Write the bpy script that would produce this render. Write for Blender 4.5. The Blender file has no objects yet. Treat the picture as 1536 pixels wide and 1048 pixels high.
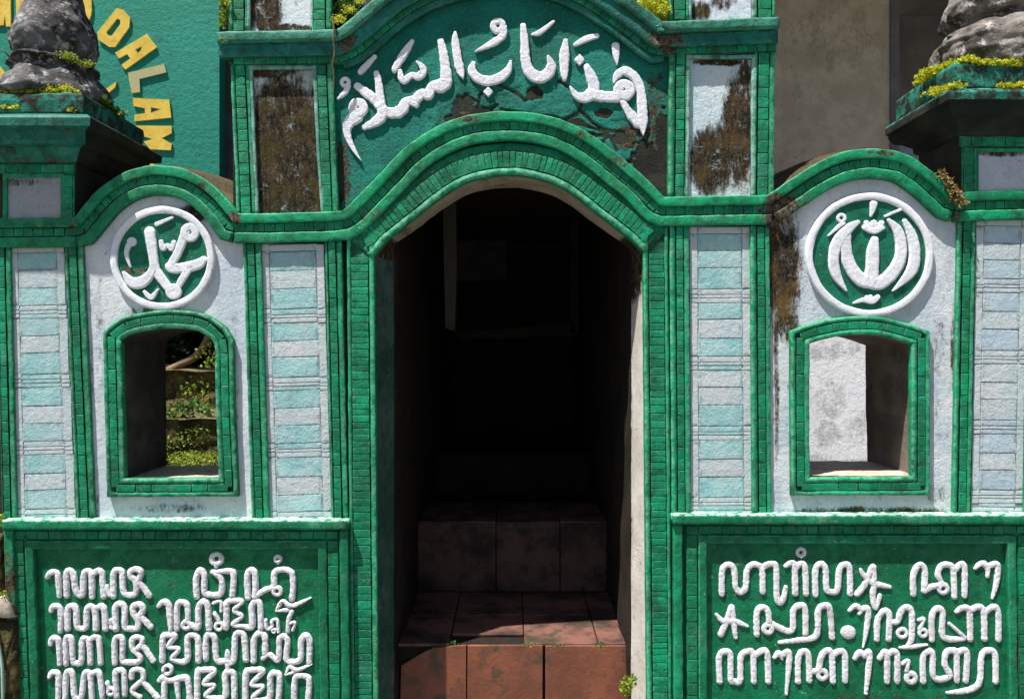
import bpy, bmesh, math, random
from mathutils import Vector, Matrix, noise
from mathutils.geometry import tessellate_polygon
random.seed(7)
R = random.Random(11)
# ------------------------------------------------------------------ camera, light, exposure
S, D, CZ = 0.00225, 2.6, 1.6          # metres per unit of the facade drawing, viewing distance, eye height
scene = bpy.context.scene
col = scene.collection
cam_d = bpy.data.cameras.new('camera'); cam = bpy.data.objects.new('camera', cam_d); col.objects.link(cam)
cam.location = (0, -D, CZ); cam.rotation_euler = (math.radians(90), 0, 0)
cam_d.sensor_width = 36; cam_d.lens = 36 * D / (1536 * S); cam_d.clip_end = 400; cam_d.clip_start = 0.05
scene.camera = cam
SUN = Vector((-1.2, -1.0, 3.8)).normalized()
w = bpy.data.worlds.new('World'); scene.world = w; w.use_nodes = True
nt = w.node_tree; nt.nodes.clear()
sky = nt.nodes.new('ShaderNodeTexSky'); sky.sky_type = 'NISHITA'; sky.sun_disc = False
sky.sun_elevation = math.asin(SUN.z); sky.sun_rotation = math.atan2(SUN.x, SUN.y) % (2 * math.pi)
bg = nt.nodes.new('ShaderNodeBackground'); bg.inputs[1].default_value = 0.06
out = nt.nodes.new('ShaderNodeOutputWorld')
nt.links.new(sky.outputs[0], bg.inputs[0]); nt.links.new(bg.outputs[0], out.inputs[0])
sl = bpy.data.lights.new('sun', 'SUN'); sl.energy = 5.0; sl.angle = math.radians(0.53); sl.color = (1.0, 0.97, 0.925)
so = bpy.data.objects.new('sun', sl); col.objects.link(so); so.location = (-3, -3, 8)
so.rotation_euler = SUN.to_track_quat('Z', 'Y').to_euler()
vs = scene.view_settings; vs.view_transform = 'Standard'; vs.look = 'None'; vs.gamma = 1; vs.use_curve_mapping = False
vs.exposure = 0.9
scene.cycles.max_bounces = 6; scene.cycles.diffuse_bounces = 4

# ------------------------------------------------------------------ helpers
def P(px, py, d, ref=None):
    """A point of the facade drawing at depth d in front of the wall plane (ref: the depth its outline was drawn at)."""
    f = (D - (d if ref is None else ref)) / D * S
    return Vector(((px - 768) * f, -d, CZ + (524 - py) * f))

def nz(x, y, z=0.0): return noise.noise(Vector((x, y, z)))

def tag(o, label=None, cat=None, group=None, kind=None):
    if label: o['label'] = label
    if cat: o['category'] = cat
    if group: o['group'] = group
    if kind: o['kind'] = kind
    return o

def thing(name, px, py, d, label, cat, group=None):
    o = bpy.data.objects.new(name, None); col.objects.link(o)
    o.location = P(px, py, d); o.empty_display_size = .1
    return tag(o, label, cat, group)

def link(o, parent):
    col.objects.link(o)
    if parent is not None:
        o.parent = parent
        if parent.type == 'EMPTY': o.matrix_parent_inverse = Matrix.Translation(parent.location).inverted()
    return o

def mk(name, vs_, fs, mat, parent=None, smooth=False, edge=None):
    me = bpy.data.meshes.new(name)
    me.from_pydata([tuple(v) for v in vs_], [], fs)
    me.materials.append(mat)
    if smooth:
        me.polygons.foreach_set('use_smooth', [True] * len(me.polygons))
    if edge is not None:
        a = me.attributes.new('edge', 'FLOAT', 'POINT'); a.data.foreach_set('value', edge)
    me.update()
    bm = bmesh.new(); bm.from_mesh(me); bmesh.ops.recalc_face_normals(bm, faces=bm.faces); bm.to_mesh(me); bm.free()
    return link(bpy.data.objects.new(name, me), parent)

def prism(name, outline, d1, d0, mat, parent=None, holes=(), ref=None, jit=0.0):
    loops = [list(outline)] + [list(h) for h in holes]
    ref = d1 if ref is None else ref
    flat = [p for l in loops for p in l]
    if jit: flat = [(x + jit * nz(x * .13, y * .13, 3), y + jit * nz(x * .13, y * .13, 9)) for x, y in flat]
    tris = tessellate_polygon([[Vector((p[0], p[1], 0)) for p in l] for l in loops])
    n = len(flat)
    v = [P(x, y, d1, ref) for x, y in flat] + [P(x, y, d0, ref) for x, y in flat]
    f = [tuple(t) for t in tris] + [tuple(i + n for i in reversed(t)) for t in tris]
    k = 0
    for l in loops:
        m = len(l)
        for i in range(m):
            a, b = k + i, k + (i + 1) % m
            f.append((a, b, b + n, a + n))
        k += m
    return mk(name, v, f, mat, parent)

def rect(x0, y0, x1, y1): return [(x0, y0), (x1, y0), (x1, y1), (x0, y1)]

def densify(pts, step=5.0):
    o = []
    for i in range(len(pts) - 1):
        a, b = pts[i], pts[i + 1]
        L = math.dist(a[:2], b[:2]); n = max(1, int(L / step))
        for k in range(n):
            t = k / n; o.append(tuple(a[j] + (b[j] - a[j]) * t for j in range(len(a))))
    o.append(tuple(pts[-1])); return o

def spline(pts, step=5.0):
    if len(pts) < 3: return densify(pts, step)
    o = []
    for i in range(len(pts) - 1):
        p0 = pts[max(i - 1, 0)]; p1 = pts[i]; p2 = pts[i + 1]; p3 = pts[min(i + 2, len(pts) - 1)]
        n = max(1, int(math.dist(p1[:2], p2[:2]) / step))
        for k in range(n):
            t = k / n; q = []
            for j in range(len(p1)):
                q.append(.5 * (2 * p1[j] + (p2[j] - p0[j]) * t + (2 * p0[j] - 5 * p1[j] + 4 * p2[j] - p3[j]) * t * t + (3 * p1[j] - p0[j] - 3 * p2[j] + p3[j]) * t ** 3))
            o.append(tuple(q))
    o.append(tuple(pts[-1])); return o

def normals(pts, closed=False):
    n = len(pts); o = []
    for i in range(n):
        a = pts[(i - 1) % n] if (closed or i > 0) else pts[i]
        b = pts[(i + 1) % n] if (closed or i < n - 1) else pts[i]
        dx, dy = b[0] - a[0], b[1] - a[1]; L = math.hypot(dx, dy) or 1
        # mitre length
        k = 1.0
        if 0 < i < n - 1 or closed:
            c = pts[i]; l1 = math.dist(a[:2], c[:2]) or 1; l2 = math.dist(b[:2], c[:2]) or 1
            cs = ((c[0] - a[0]) * (b[0] - c[0]) + (c[1] - a[1]) * (b[1] - c[1])) / (l1 * l2)
            k = 1 / max(.6, math.sqrt(max(0.0, (1 + cs) / 2)))
        o.append((-dy / L * k, dx / L * k))
    return o

def roll(o1, o2, b, t, r=2.2, dr=.004):
    """Profile of a moulding band: (offset, depth, edge tone: wear and painted top highlight, negative darkens)."""
    m = (o1 + o2) / 2; dr = min(dr, (t - b) * .6)
    return [(o1, b, -1), (o1, t - dr, .5), (o1 + r * .35, t - dr * .35, 1), (o1 + r, t, .35), (o1 + 1.8 * r, t + .0004, 0), (m, t + .0008, 0),
            (o2 - 1.8 * r, t + .0004, 0), (o2 - r, t, .2), (o2 - r * .35, t - dr * .35, .6), (o2, t - dr, .1), (o2, b, -1)]

def sweep(name, path, prof, mat, parent=None, closed=False, step=5.0, wob=.9, dn=.0012, ref=None):
    pts = densify(path, step) if step else list(path)
    if closed: pts = pts[:-1] if math.dist(pts[0][:2], pts[-1][:2]) < 1e-3 else pts
    ns = normals(pts, closed); ref = prof[len(prof) // 2][1] if ref is None else ref
    v, f, e = [], [], []; m = len(prof)
    for i, (p, n) in enumerate(zip(pts, ns)):
        for j, (o, d, ed) in enumerate(prof):
            x, y = p[0] + n[0] * o, p[1] + n[1] * o
            end = 0 if (d < ref - .015) else 1
            wx = wob * (nz(x * .05, y * .05, j * .07 + 1) + .5 * nz(x * .22, y * .22, j * .5 + 5)) * end
            wy = wob * (nz(x * .05, y * .05, j * .07 + 31) + .5 * nz(x * .22, y * .22, j * .5 + 35)) * end
            dd = d + end * (dn * nz(x * .09, y * .09, 50 + j * .3) + dn * .6 * nz(x * .35, y * .35, 70))
            v.append(P(x + wx, y + wy, dd, ref)); e.append(float(ed))
    n = len(pts)
    for i in range(n if closed else n - 1):
        k = (i + 1) % n
        for j in range(m - 1):
            f.append((i * m + j, i * m + j + 1, k * m + j + 1, k * m + j))
    if not closed:
        f.append(tuple(range(m))); f.append(tuple((n - 1) * m + j for j in reversed(range(m))))
    return mk(name, v, f, mat, parent, smooth=True, edge=e)

# brick meshes: a proud hand-shaped tile with soft edges
def brick_mesh(name, mat, seed):
    q = random.Random(seed); v = []; e = []
    def ring(h, y, ed):
        for sx, sz in ((-1, -1), (1, -1), (1, 1), (-1, 1)):
            v.append((sx * (.5 - h) + q.uniform(-.03, .03), y, sz * (.5 - h) + q.uniform(-.03, .03))); e.append(ed)
    ring(0, 1.0, -1); ring(0, -.25, -1); ring(.025, -.85, 1); ring(.085, -1.0, .05)
    v.append((0, -1.08, 0)); e.append(0)
    f = []
    for k in range(3):
        for i in range(4):
            f.append((k * 4 + i, k * 4 + (i + 1) % 4, (k + 1) * 4 + (i + 1) % 4, (k + 1) * 4 + i))
    for i in range(4): f.append((12 + i, 12 + (i + 1) % 4, 16))
    me = bpy.data.meshes.new(name); me.from_pydata(v, [], f); me.materials.append(mat)
    me.polygons.foreach_set('use_smooth', [k >= 8 for k in range(len(f))])
    a = me.attributes.new('edge', 'FLOAT', 'POINT'); a.data.foreach_set('value', [float(x) for x in e])
    bm = bmesh.new(); bm.from_mesh(me); bmesh.ops.recalc_face_normals(bm, faces=bm.faces); bm.to_mesh(me); bm.free()
    return me
_bm = {}
def brick(name, cx, cy, wx, wy, ang, d, mat, parent, t=.0017, tilt=.5):
    key = mat.name
    if key not in _bm: _bm[key] = [brick_mesh('brick', mat, 100 + i) for i in range(10)]
    o = bpy.data.objects.new(name, R.choice(_bm[key]))
    f = (D - d) / D * S
    dd = d + R.uniform(-.0005, .0007) * max(tilt, .4)
    o.location = P(cx, cy, dd)
    o.rotation_euler = (tilt * R.uniform(-.03, .03), ang + R.uniform(-.015, .015) * max(tilt, .3), tilt * R.uniform(-.03, .03))
    o.scale = (wx * f, t, wy * f)
    return link(o, parent)

def brick_row(path, width, length, d, mat, parent, name='brick', gap=1.0, vary=.12, off=0.0):
    """Bricks laid end to end along a path; width is across it."""
    pts = densify(path, 1.0); ns = normals(pts)
    pts = [(p[0] + n[0] * off, p[1] + n[1] * off) for p, n in zip(pts, ns)]
    cum = [0]
    for i in range(1, len(pts)): cum.append(cum[-1] + math.dist(pts[i - 1], pts[i]))
    tot = cum[-1]; n = max(1, round(tot / length)); ls = [1 + R.uniform(-vary, vary) for _ in range(n)]
    k = tot / sum(ls); s0 = 0
    def at(s):
        for i in range(1, len(cum)):
            if cum[i] >= s:
                t = (s - cum[i - 1]) / max(1e-6, cum[i] - cum[i - 1]); a, b = pts[i - 1], pts[i]
                return (a[0] + (b[0] - a[0]) * t, a[1] + (b[1] - a[1]) * t)
        return pts[-1]
    for l in ls:
        s1 = s0 + l * k; a, b = at(s0), at(s1)
        cx, cy = (a[0] + b[0]) / 2, (a[1] + b[1]) / 2
        ang = math.atan2(b[1] - a[1], b[0] - a[0])
        L = math.dist(a, b)
        brick(name, cx, cy, max(2, L - gap), width, ang, d, mat, parent)
        s0 = s1

# ------------------------------------------------------------------ materials
class NT:
    def __init__(s, name):
        s.m = bpy.data.materials.new(name); s.m.use_nodes = True; s.t = s.m.node_tree; s.t.nodes.clear()
        s.o = s.t.nodes.new('ShaderNodeOutputMaterial'); s.b = s.t.nodes.new('ShaderNodeBsdfPrincipled')
        s.t.links.new(s.b.outputs[0], s.o.inputs[0]); s.pos = s.n('ShaderNodeNewGeometry').outputs['Position']
    def n(s, ty, **k):
        x = s.t.nodes.new(ty)
        for a, b in k.items(): setattr(x, a, b)
        return x
    def l(s, a, b):
        if isinstance(a, (int, float)): b.default_value = a
        elif isinstance(a, tuple): b.default_value = (*a, 1) if len(a) == 3 and b.type == 'RGBA' else a
        else: s.t.links.new(a, b)
    def noise(s, scale, detail=4, rough=.55, dist=0, vec=None, sc=None):
        x = s.n('ShaderNodeTexNoise'); x.inputs['Scale'].default_value = scale; x.inputs['Detail'].default_value = detail
        x.inputs['Roughness'].default_value = rough; x.inputs['Distortion'].default_value = dist
        v = vec or s.pos
        if sc:
            m = s.n('ShaderNodeVectorMath', operation='MULTIPLY'); s.l(v, m.inputs[0]); m.inputs[1].default_value = sc; v = m.outputs[0]
        s.l(v, x.inputs['Vector']); return x.outputs['Fac']
    def mr(s, v, a, b, c=0., d=1., smooth=True):
        x = s.n('ShaderNodeMapRange'); x.interpolation_type = 'SMOOTHSTEP' if smooth else 'LINEAR'
        s.l(v, x.inputs[0]); x.inputs[1].default_value = a; x.inputs[2].default_value = b; x.inputs[3].default_value = c; x.inputs[4].default_value = d
        return x.outputs[0]
    def math(s, op, a, b=0., clamp=False):
        x = s.n('ShaderNodeMath', operation=op); x.use_clamp = clamp; s.l(a, x.inputs[0]); s.l(b, x.inputs[1]); return x.outputs[0]
    def mix(s, f, a, b, mode='MIX'):
        x = s.n('ShaderNodeMix', data_type='RGBA', blend_type=mode); s.l(f, x.inputs[0]); s.l(a, x.inputs[6]); s.l(b, x.inputs[7]); return x.outputs[2]
    def blob(s, px, py, rx, ry, d=0.0):
        c = P(px, py, d); f = (D - d) / D * S
        a = s.n('ShaderNodeVectorMath', operation='SUBTRACT'); s.l(s.pos, a.inputs[0]); a.inputs[1].default_value = tuple(c)
        b = s.n('ShaderNodeVectorMath', operation='MULTIPLY'); s.l(a.outputs[0], b.inputs[0]); b.inputs[1].default_value = (1 / (rx * f), 0.0, 1 / (ry * f))
        q = s.n('ShaderNodeVectorMath', operation='LENGTH'); s.l(b.outputs[0], q.inputs[0])
        return s.mr(q.outputs['Value'], .35, 1.25, 1, 0)
    def blobs(s, lst, d=0.0):
        r = None
        for x in lst:
            v = s.blob(*x[:4], d=d)
            if len(x) > 4: v = s.math('MULTIPLY', v, x[4])
            r = v if r is None else s.math('MAXIMUM', r, v)
        return r
    def bump(s, h, dist, strength=1.0, prev=None):
        x = s.n('ShaderNodeBump'); x.inputs['Strength'].default_value = strength; x.inputs['Distance'].default_value = dist
        s.l(h, x.inputs['Height'])
        if prev is not None: s.l(prev, x.inputs['Normal'])
        return x.outputs[0]
    def done(s, colr, rough=.7, nrm=None, spec=.4):
        s.l(colr, s.b.inputs['Base Color']); s.l(rough, s.b.inputs['Roughness']); s.b.inputs['Specular IOR Level'].default_value = spec
        if nrm is not None: s.l(nrm, s.b.inputs['Normal'])
        return s.m

def paint(name, c1, c2, worn=(.42, .58, .48), edge=.55, bumpd=.002, chips=.5, grime=.5, stains=(), stain_d=0.0, fine=.0016, rough=.5, rnd=.25, streak=True, stain_amt=1.0):
    t = NT(name)
    big = t.noise(5, 3); mid = t.noise(28, 5, .6); fin = t.noise(150, 6, .7)
    c = t.mix(t.mr(big, .38, .62), c1, c2)
    c = t.mix(t.mr(mid, .42, .68, 0, .6), c, tuple(x * .5 for x in c1))
    oi = t.n('ShaderNodeObjectInfo').outputs['Random']
    c = t.mix(1.0, c, t.mix(oi, tuple(1 - rnd for _ in range(3)), tuple(1 + rnd for _ in range(3))), 'MULTIPLY')
    # faded, chalky patches and fine chalking on the grain
    c = t.mix(t.mr(t.noise(9, 7, .7), .52, .68, 0, .14), c, worn)
    c = t.mix(t.mr(fin, .54, .68, 0, .10), c, worn)
    if edge:
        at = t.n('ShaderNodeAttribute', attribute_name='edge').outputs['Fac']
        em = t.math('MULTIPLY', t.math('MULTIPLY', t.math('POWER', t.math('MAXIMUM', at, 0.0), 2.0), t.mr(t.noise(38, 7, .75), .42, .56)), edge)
        c = t.mix(em, c, worn)  # pale edges: worn paint plus a painted highlight along top edges
        cv = t.math('MULTIPLY', t.math('MULTIPLY', at, -1.0, True), t.mr(t.noise(24, 6, .75), .36, .5, .35, .95))
        c = t.mix(cv, c, (.003, .018, .011))  # negative edge values darken the recesses
    if chips:
        cm = t.mr(t.noise(48, 8, .8), .63 - .02 * chips, .66, 0, .85)
        c = t.mix(cm, c, (.33, .33, .27))
        cm = t.mr(t.noise(31, 8, .8, .5), .62 - .015 * chips, .65, 0, .8)
        c = t.mix(cm, c, (.02, .03, .018))
    if grime:
        g = t.noise(12, 8, .75, 0, sc=(1, 1, .4)); gm = t.mr(g, .50, .66, 0, grime * .8)
        c = t.mix(gm, c, (.012, .035, .018))
        g = t.noise(64, 6, .75); gm = t.mr(g, .55, .66, 0, grime * .8)
        c = t.mix(gm, c, (.012, .022, .012))
    if stains:
        b = t.blobs(stains, stain_d)
        sm = t.math('ADD', b, t.math('MULTIPLY', t.math('SUBTRACT', t.noise(20, 9, .8, .3, sc=(1, 1, .6)), .5), 3.2))
        smk = t.math('MULTIPLY', t.mr(sm, .45, .8, 0, stain_amt), t.mr(b, .02, .15))
        sc_ = t.mix(t.mr(t.noise(70, 6, .75), .42, .58), (.013, .011, .008), (.10, .07, .038))
        sc_ = t.mix(t.mr(t.noise(33, 6, .75), .55, .64, 0, .6), sc_, (.28, .24, .17))
        c = t.mix(smk, c, sc_)
    n = t.bump(t.noise(34, 5, .65), bumpd * 2.2, .9)
    n = t.bump(fin, fine, 1.0, n)
    return t.done(c, t.mr(mid, .3, .7, rough - .05, rough + .25), n, .25)

GRN1, GRN2 = (.0008, .175, .070), (.0010, .250, .105)
TEA1, TEA2 = (.004, .13, .095), (.008, .20, .15)
M = {}
M['green'] = paint('green_paint', GRN1, GRN2, worn=(.20, .52, .34), edge=.55, stains=[(352, 332, 16, 18, .7), (118, 345, 12, 16, .7), (885, 205, 34, 12, .75), (935, 245, 30, 16, .7), (705, 182, 36, 7, .7), (310, 285, 26, 12, .5), (1330, 232, 60, 6, .6), (1172, 320, 40, 42), (1430, 300, 18, 40, .8), (560, 325, 30, 22, .6), (1158, 330, 20, 30)])
M['green_brick'] = paint('green_brick_paint', (.0008, .155, .066), (.0010, .235, .105), worn=(.18, .54, .38), edge=.5, chips=.2, rnd=.22, stains=[(1172, 320, 40, 42), (560, 325, 30, 22, .5), (505, 80, 12, 25, .6), (1003, 75, 16, 18, .8)])
M['green_low'] = paint('green_lower_paint', (.001, .145, .058), (.0015, .20, .085), worn=(.16, .46, .28), edge=.6, stains=[(30, 900, 26, 90, .75), (1520, 1000, 14, 60, .6), (270, 1055, 150, 22, .7), (1310, 1040, 140, 14, .5)], grime=.35)
M['teal'] = paint('teal_paint', TEA1, TEA2, worn=(.22, .46, .36), edge=.55, stains=[(520, 60, 30, 40, .7), (1000, 60, 40, 30, .7)])
M['groove'] = paint('dark_green_ground', (.002, .10, .045), (.003, .14, .07), edge=0, rnd=.05, grime=.7)
M['weather_green'] = paint('weathered_green', (.01, .13, .08), (.03, .20, .13), worn=(.2, .3, .22), edge=.6, chips=1.5, grime=.85)

def plaster_mat(name, base, base2, stains, amt=1.0, d=0.0, moss=None, rough_b=.0016, pale=(.16, .125, .07), lift=0.0, specks=.35, dirt=.6):
    t = NT(name)
    c = t.mix(t.mr(t.noise(7, 4), .38, .62), base, base2)
    c = t.mix(t.mr(t.noise(80, 7, .75), .53, .64, 0, specks), c, tuple(x * .42 for x in base))
    c = t.mix(t.mr(t.noise(11, 9, .78, 0, sc=(1, 1, .45)), .52, .66, 0, dirt * .6), c, tuple(x * y for x, y in zip(base, (.52, .47, .40))))
    c = t.mix(t.mr(t.noise(36, 9, .82), .58, .63, 0, dirt), c, tuple(x * .2 for x in base))
    if stains:
        b = t.blobs(stains, d)
        nn = t.math('ADD', t.math('MULTIPLY', t.noise(13, 10, .8, .4, sc=(1.2, 1, .7)), .6), t.math('MULTIPLY', t.noise(60, 8, .8, 0, sc=(1.6, 1, .45)), .4))
        sm = t.math('ADD', b, t.math('MULTIPLY', t.math('SUBTRACT', nn, .5 - lift), 3.6))
        k = t.math('MULTIPLY', t.mr(sm, .30, .86, 0, amt), t.mr(b, .02, .2))
        s1 = t.mix(t.mr(t.noise(30, 9, .8, .3, sc=(1.3, 1, .6)), .44, .58), (.009, .008, .006), (.050, .034, .016))
        s1 = t.mix(t.mr(t.noise(75, 8, .85, 0, sc=(1.5, 1, .5)), .52, .62, 0, .6), s1, (.20, .145, .08))
        s1 = t.mix(t.mr(t.noise(21, 10, .85, .4), .55, .63, 0, .75), s1, tuple(x * .7 for x in base))
        if moss: s1 = t.mix(t.mr(t.noise(9, 7, .7), .46, .6, 0, .55), s1, moss)
        c = t.mix(k, c, s1)
    n = t.bump(t.noise(42, 6, .7), rough_b * 2.4, 1.0)
    n = t.bump(t.noise(180, 6, .75), rough_b * 1.1, 1.0, n)
    return t.done(c, .9, n, .15)

WHT, WHT2 = (.48, .54, .59), (.64, .66, .67)
M['white_left'] = plaster_mat('white_plaster_with_patches', WHT, WHT2, [(150, 520, 12, 160, .35), (352, 600, 10, 200, .4), (350, 420, 20, 40, .3), (250, 740, 110, 16, .35), (290, 320, 35, 20, .9), (255, 762, 85, 10, .5), (145, 770, 8, 40, .6), (215, 468, 50, 10, .5), (137, 600, 4, 200, .5)])
M['white_right'] = plaster_mat('white_plaster_stained', WHT, WHT2, [(1410, 560, 20, 160, .4), (1190, 580, 16, 150, .35), (1400, 740, 30, 20, .5), (1172, 400, 42, 110, 1.0), (1180, 470, 28, 60, .9), (1300, 768, 150, 12, .75), (1210, 600, 14, 200, .25), (1432, 520, 9, 90, .8), (1380, 285, 50, 30, .35), (1420, 640, 14, 30, .35), (1165, 560, 6, 200, .7)], moss=(.16, .10, .02), rough_b=.0026)
M['letter'] = plaster_mat('white_cement_letters', (.72, .71, .75), (.80, .79, .82), [], rough_b=.0022, specks=.25, dirt=.4)
M['letter_low'] = plaster_mat('white_cement_script', (.70, .68, .70), (.76, .74, .76), [(180, 1050, 60, 14, .6), (250, 1050, 60, 12, .6)], rough_b=.0028, specks=.4, amt=.6, dirt=.6)
M['ring'] = plaster_mat('white_ring_paint', (.66, .68, .71), (.74, .74, .76), [(280, 312, 30, 8, .5)], rough_b=.0008, specks=.15)
M['lip'] = paint('pale_green_lip_paint', (.10, .30, .22), (.30, .48, .42), worn=(.52, .64, .62), edge=.5, grime=.9, rnd=.02)
M['cable'] = plaster_mat('pale_green_lip', (.42, .62, .56), (.30, .52, .44), [(385, 60, 10, 40, .5)], rough_b=.0008)
M['mossA'] = plaster_mat('mossy_panel_left', (.50, .58, .58), (.42, .48, .44), [(425, 230, 75, 125, 1.2), (400, 105, 50, 14, .9), (445, 300, 60, 60, 1.1)], moss=(.060, .046, .010), lift=.08, rough_b=.0026)
M['mossB'] = plaster_mat('mossy_panel_right', (.50, .62, .66), (.60, .66, .66), [(1110, 200, 34, 95, 1.05), (1068, 240, 44, 62, 1.1), (1085, 225, 34, 50, 1.05), (1118, 120, 14, 45, .8), (1080, 93, 55, 7, .9)], moss=(.10, .06, .02), lift=.03, rough_b=.0026)
M['mossC'] = plaster_mat('mossy_panel_top_left', (.60, .68, .70), (.66, .70, .70), [(395, 5, 34, 60, 1.1), (430, 42, 60, 8, .8)], lift=.04)
M['mossD'] = plaster_mat('mossy_panel_top_right', (.60, .66, .74), (.66, .70, .74), [(1050, 18, 20, 20, .8), (1085, 2, 24, 18, .7), (1110, 36, 40, 8, .6)], lift=.04)
M['greybox'] = plaster_mat('grey_roughcast', (.36, .37, .39), (.28, .29, .31), [(30, 275, 60, 8, .6), (1500, 232, 60, 8, .7)], rough_b=.003)
M['greybox_right'] = plaster_mat('pale_grey_roughcast', (.50, .53, .58), (.42, .45, .50), [(1500, 232, 60, 7, .8)], rough_b=.002)
M['soffit'] = plaster_mat('beige_arch_underside', (.42, .36, .28), (.34, .28, .21), [(576, 372, 26, 26, 1.3), (952, 366, 24, 24, 1.2), (600, 350, 60, 20, .5), (740, 262, 60, 8, .4)], rough_b=.0015)
M['reveal_right'] = plaster_mat('pale_reveal', (.62, .58, .52), (.50, .46, .40), [(956, 400, 14, 60, 1.0), (953, 600, 4, 300, .7), (952, 850, 5, 200, .6)], rough_b=.0015)
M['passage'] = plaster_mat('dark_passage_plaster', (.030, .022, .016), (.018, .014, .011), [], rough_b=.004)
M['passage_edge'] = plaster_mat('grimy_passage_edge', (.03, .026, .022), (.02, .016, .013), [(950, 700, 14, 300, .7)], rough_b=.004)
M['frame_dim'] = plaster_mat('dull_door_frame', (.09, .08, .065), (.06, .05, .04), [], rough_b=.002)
M['whitewall'] = plaster_mat('white_wall_with_mould', (.80, .80, .83), (.84, .84, .85), [(1235, 530, 34, 16, .75), (1245, 600, 35, 40, .6), (1290, 640, 36, 36, .55), (1225, 695, 32, 20, .85), (1290, 695, 50, 12, .7), (1240, 650, 30, 30, .7), (1260, 520, 60, 20, .5)], d=-1.3, amt=.42, dirt=.35)
M['brownwall'] = plaster_mat('brown_grey_render', (.50, .40, .28), (.40, .32, .22), [(1260, 60, 110, 70, .5)], d=-1.6, amt=.4, specks=.15)
M['darkwall'] = plaster_mat('dark_render', (.16, .14, .13), (.12, .11, .11), [], specks=.2)
M['bluewall'] = plaster_mat('blue_grey_render', (.30, .33, .40), (.26, .29, .36), [], specks=.2)
M['greystrip'] = plaster_mat('grey_render', (.085, .08, .08), (.06, .055, .055), [], specks=.2)
M['hood'] = plaster_mat('mossy_hood_top', (.16, .12, .075), (.22, .17, .10), [(250, 260, 200, 60, 1.0), (1300, 260, 200, 60, 1.0)], d=-.1, moss=(.11, .08, .012), rough_b=.004, amt=.7)
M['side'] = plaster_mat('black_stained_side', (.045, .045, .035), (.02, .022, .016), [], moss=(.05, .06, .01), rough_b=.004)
M['side_right'] = plaster_mat('stained_side', (.30, .30, .28), (.10, .09, .07), [(1420, 230, 60, 60, .9)], rough_b=.004)

def cap_mat():
    t = NT('weathered_cap_paint')
    g = t.mix(t.mr(t.noise(9, 5), .4, .6), (.012, .15, .10), (.03, .24, .17))
    k = t.mr(t.noise(20, 8, .75, .3), .42, .58)
    c = t.mix(k, g, (.022, .022, .018)); c = t.mix(t.mr(t.noise(70, 6, .7), .6, .72, 0, .6), c, (.20, .19, .16))
    n = t.bump(t.noise(50, 6, .7), .005, 1); return t.done(c, .8, n, .2)
M['cap'] = cap_mat()
M['cap_black'] = plaster_mat('cap_mould_and_painted_shade', (.022, .028, .022), (.05, .055, .04), [], moss=None, rough_b=.005, dirt=.3)  # black for mould and for shade painted onto the cap
M['cap_front'] = paint('cap_front_paint', (.006, .13, .09), (.014, .20, .14), worn=(.12, .36, .27), edge=0, grime=1.1, rnd=.05, stains=[(60, 246, 90, 8, .6), (128, 200, 10, 30, .6)])

def tympanum_mat():
    t = NT('rough_teal_plaster')
    bare = t.n('ShaderNodeAttribute', attribute_name='bare').outputs['Fac']
    c = t.mix(t.mr(t.noise(5, 4), .38, .62), (.004, .14, .10), (.006, .22, .16))
    c = t.mix(t.mr(t.noise(95, 7, .8), .50, .62, 0, .55), c, (.03, .34, .26)); c = t.mix(t.mr(t.noise(60, 8, .8), .56, .64, 0, .6), c, (.006, .06, .04))
    c = t.mix(t.mr(t.noise(14, 6, .7), .55, .72, 0, .6), c, (.008, .10, .065))
    ed = t.blobs([(505, 270, 30, 70, 1.0), (985, 240, 36, 90, 1.1), (560, 290, 45, 30, .6), (945, 205, 34, 24, 1), (700, 178, 60, 14, .8), (985, 150, 22, 70, .7)], -.01)
    sm = t.math('ADD', ed, t.math('MULTIPLY', t.math('SUBTRACT', t.noise(22, 10, .82), .5), 3.2))
    k = t.math('MULTIPLY', t.mr(sm, .45, .85), t.mr(ed, .02, .2))
    k = t.math('MAXIMUM', k, t.mr(t.math('ADD', bare, t.math('MULTIPLY', t.math('SUBTRACT', t.noise(48, 9, .82), .5), 3.0)), .42, .75))
    s1 = t.mix(t.mr(t.noise(60, 6, .75), .42, .6), (.012, .010, .007), (.075, .05, .024))
    s1 = t.mix(t.mr(t.noise(80, 8, .8), .53, .62, 0, .8), s1, (.22, .22, .14)); s1 = t.mix(t.mr(t.noise(26, 9, .8), .54, .6, 0, .8), s1, (.03, .20, .14))
    c = t.mix(k, c, s1)
    n = t.bump(t.noise(42, 6, .7), .012, 1); n = t.bump(t.noise(105, 6, .75), .010, 1, n)
    return t.done(c, .75, n, .25)
M['tympanum'] = tympanum_mat()

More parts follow.
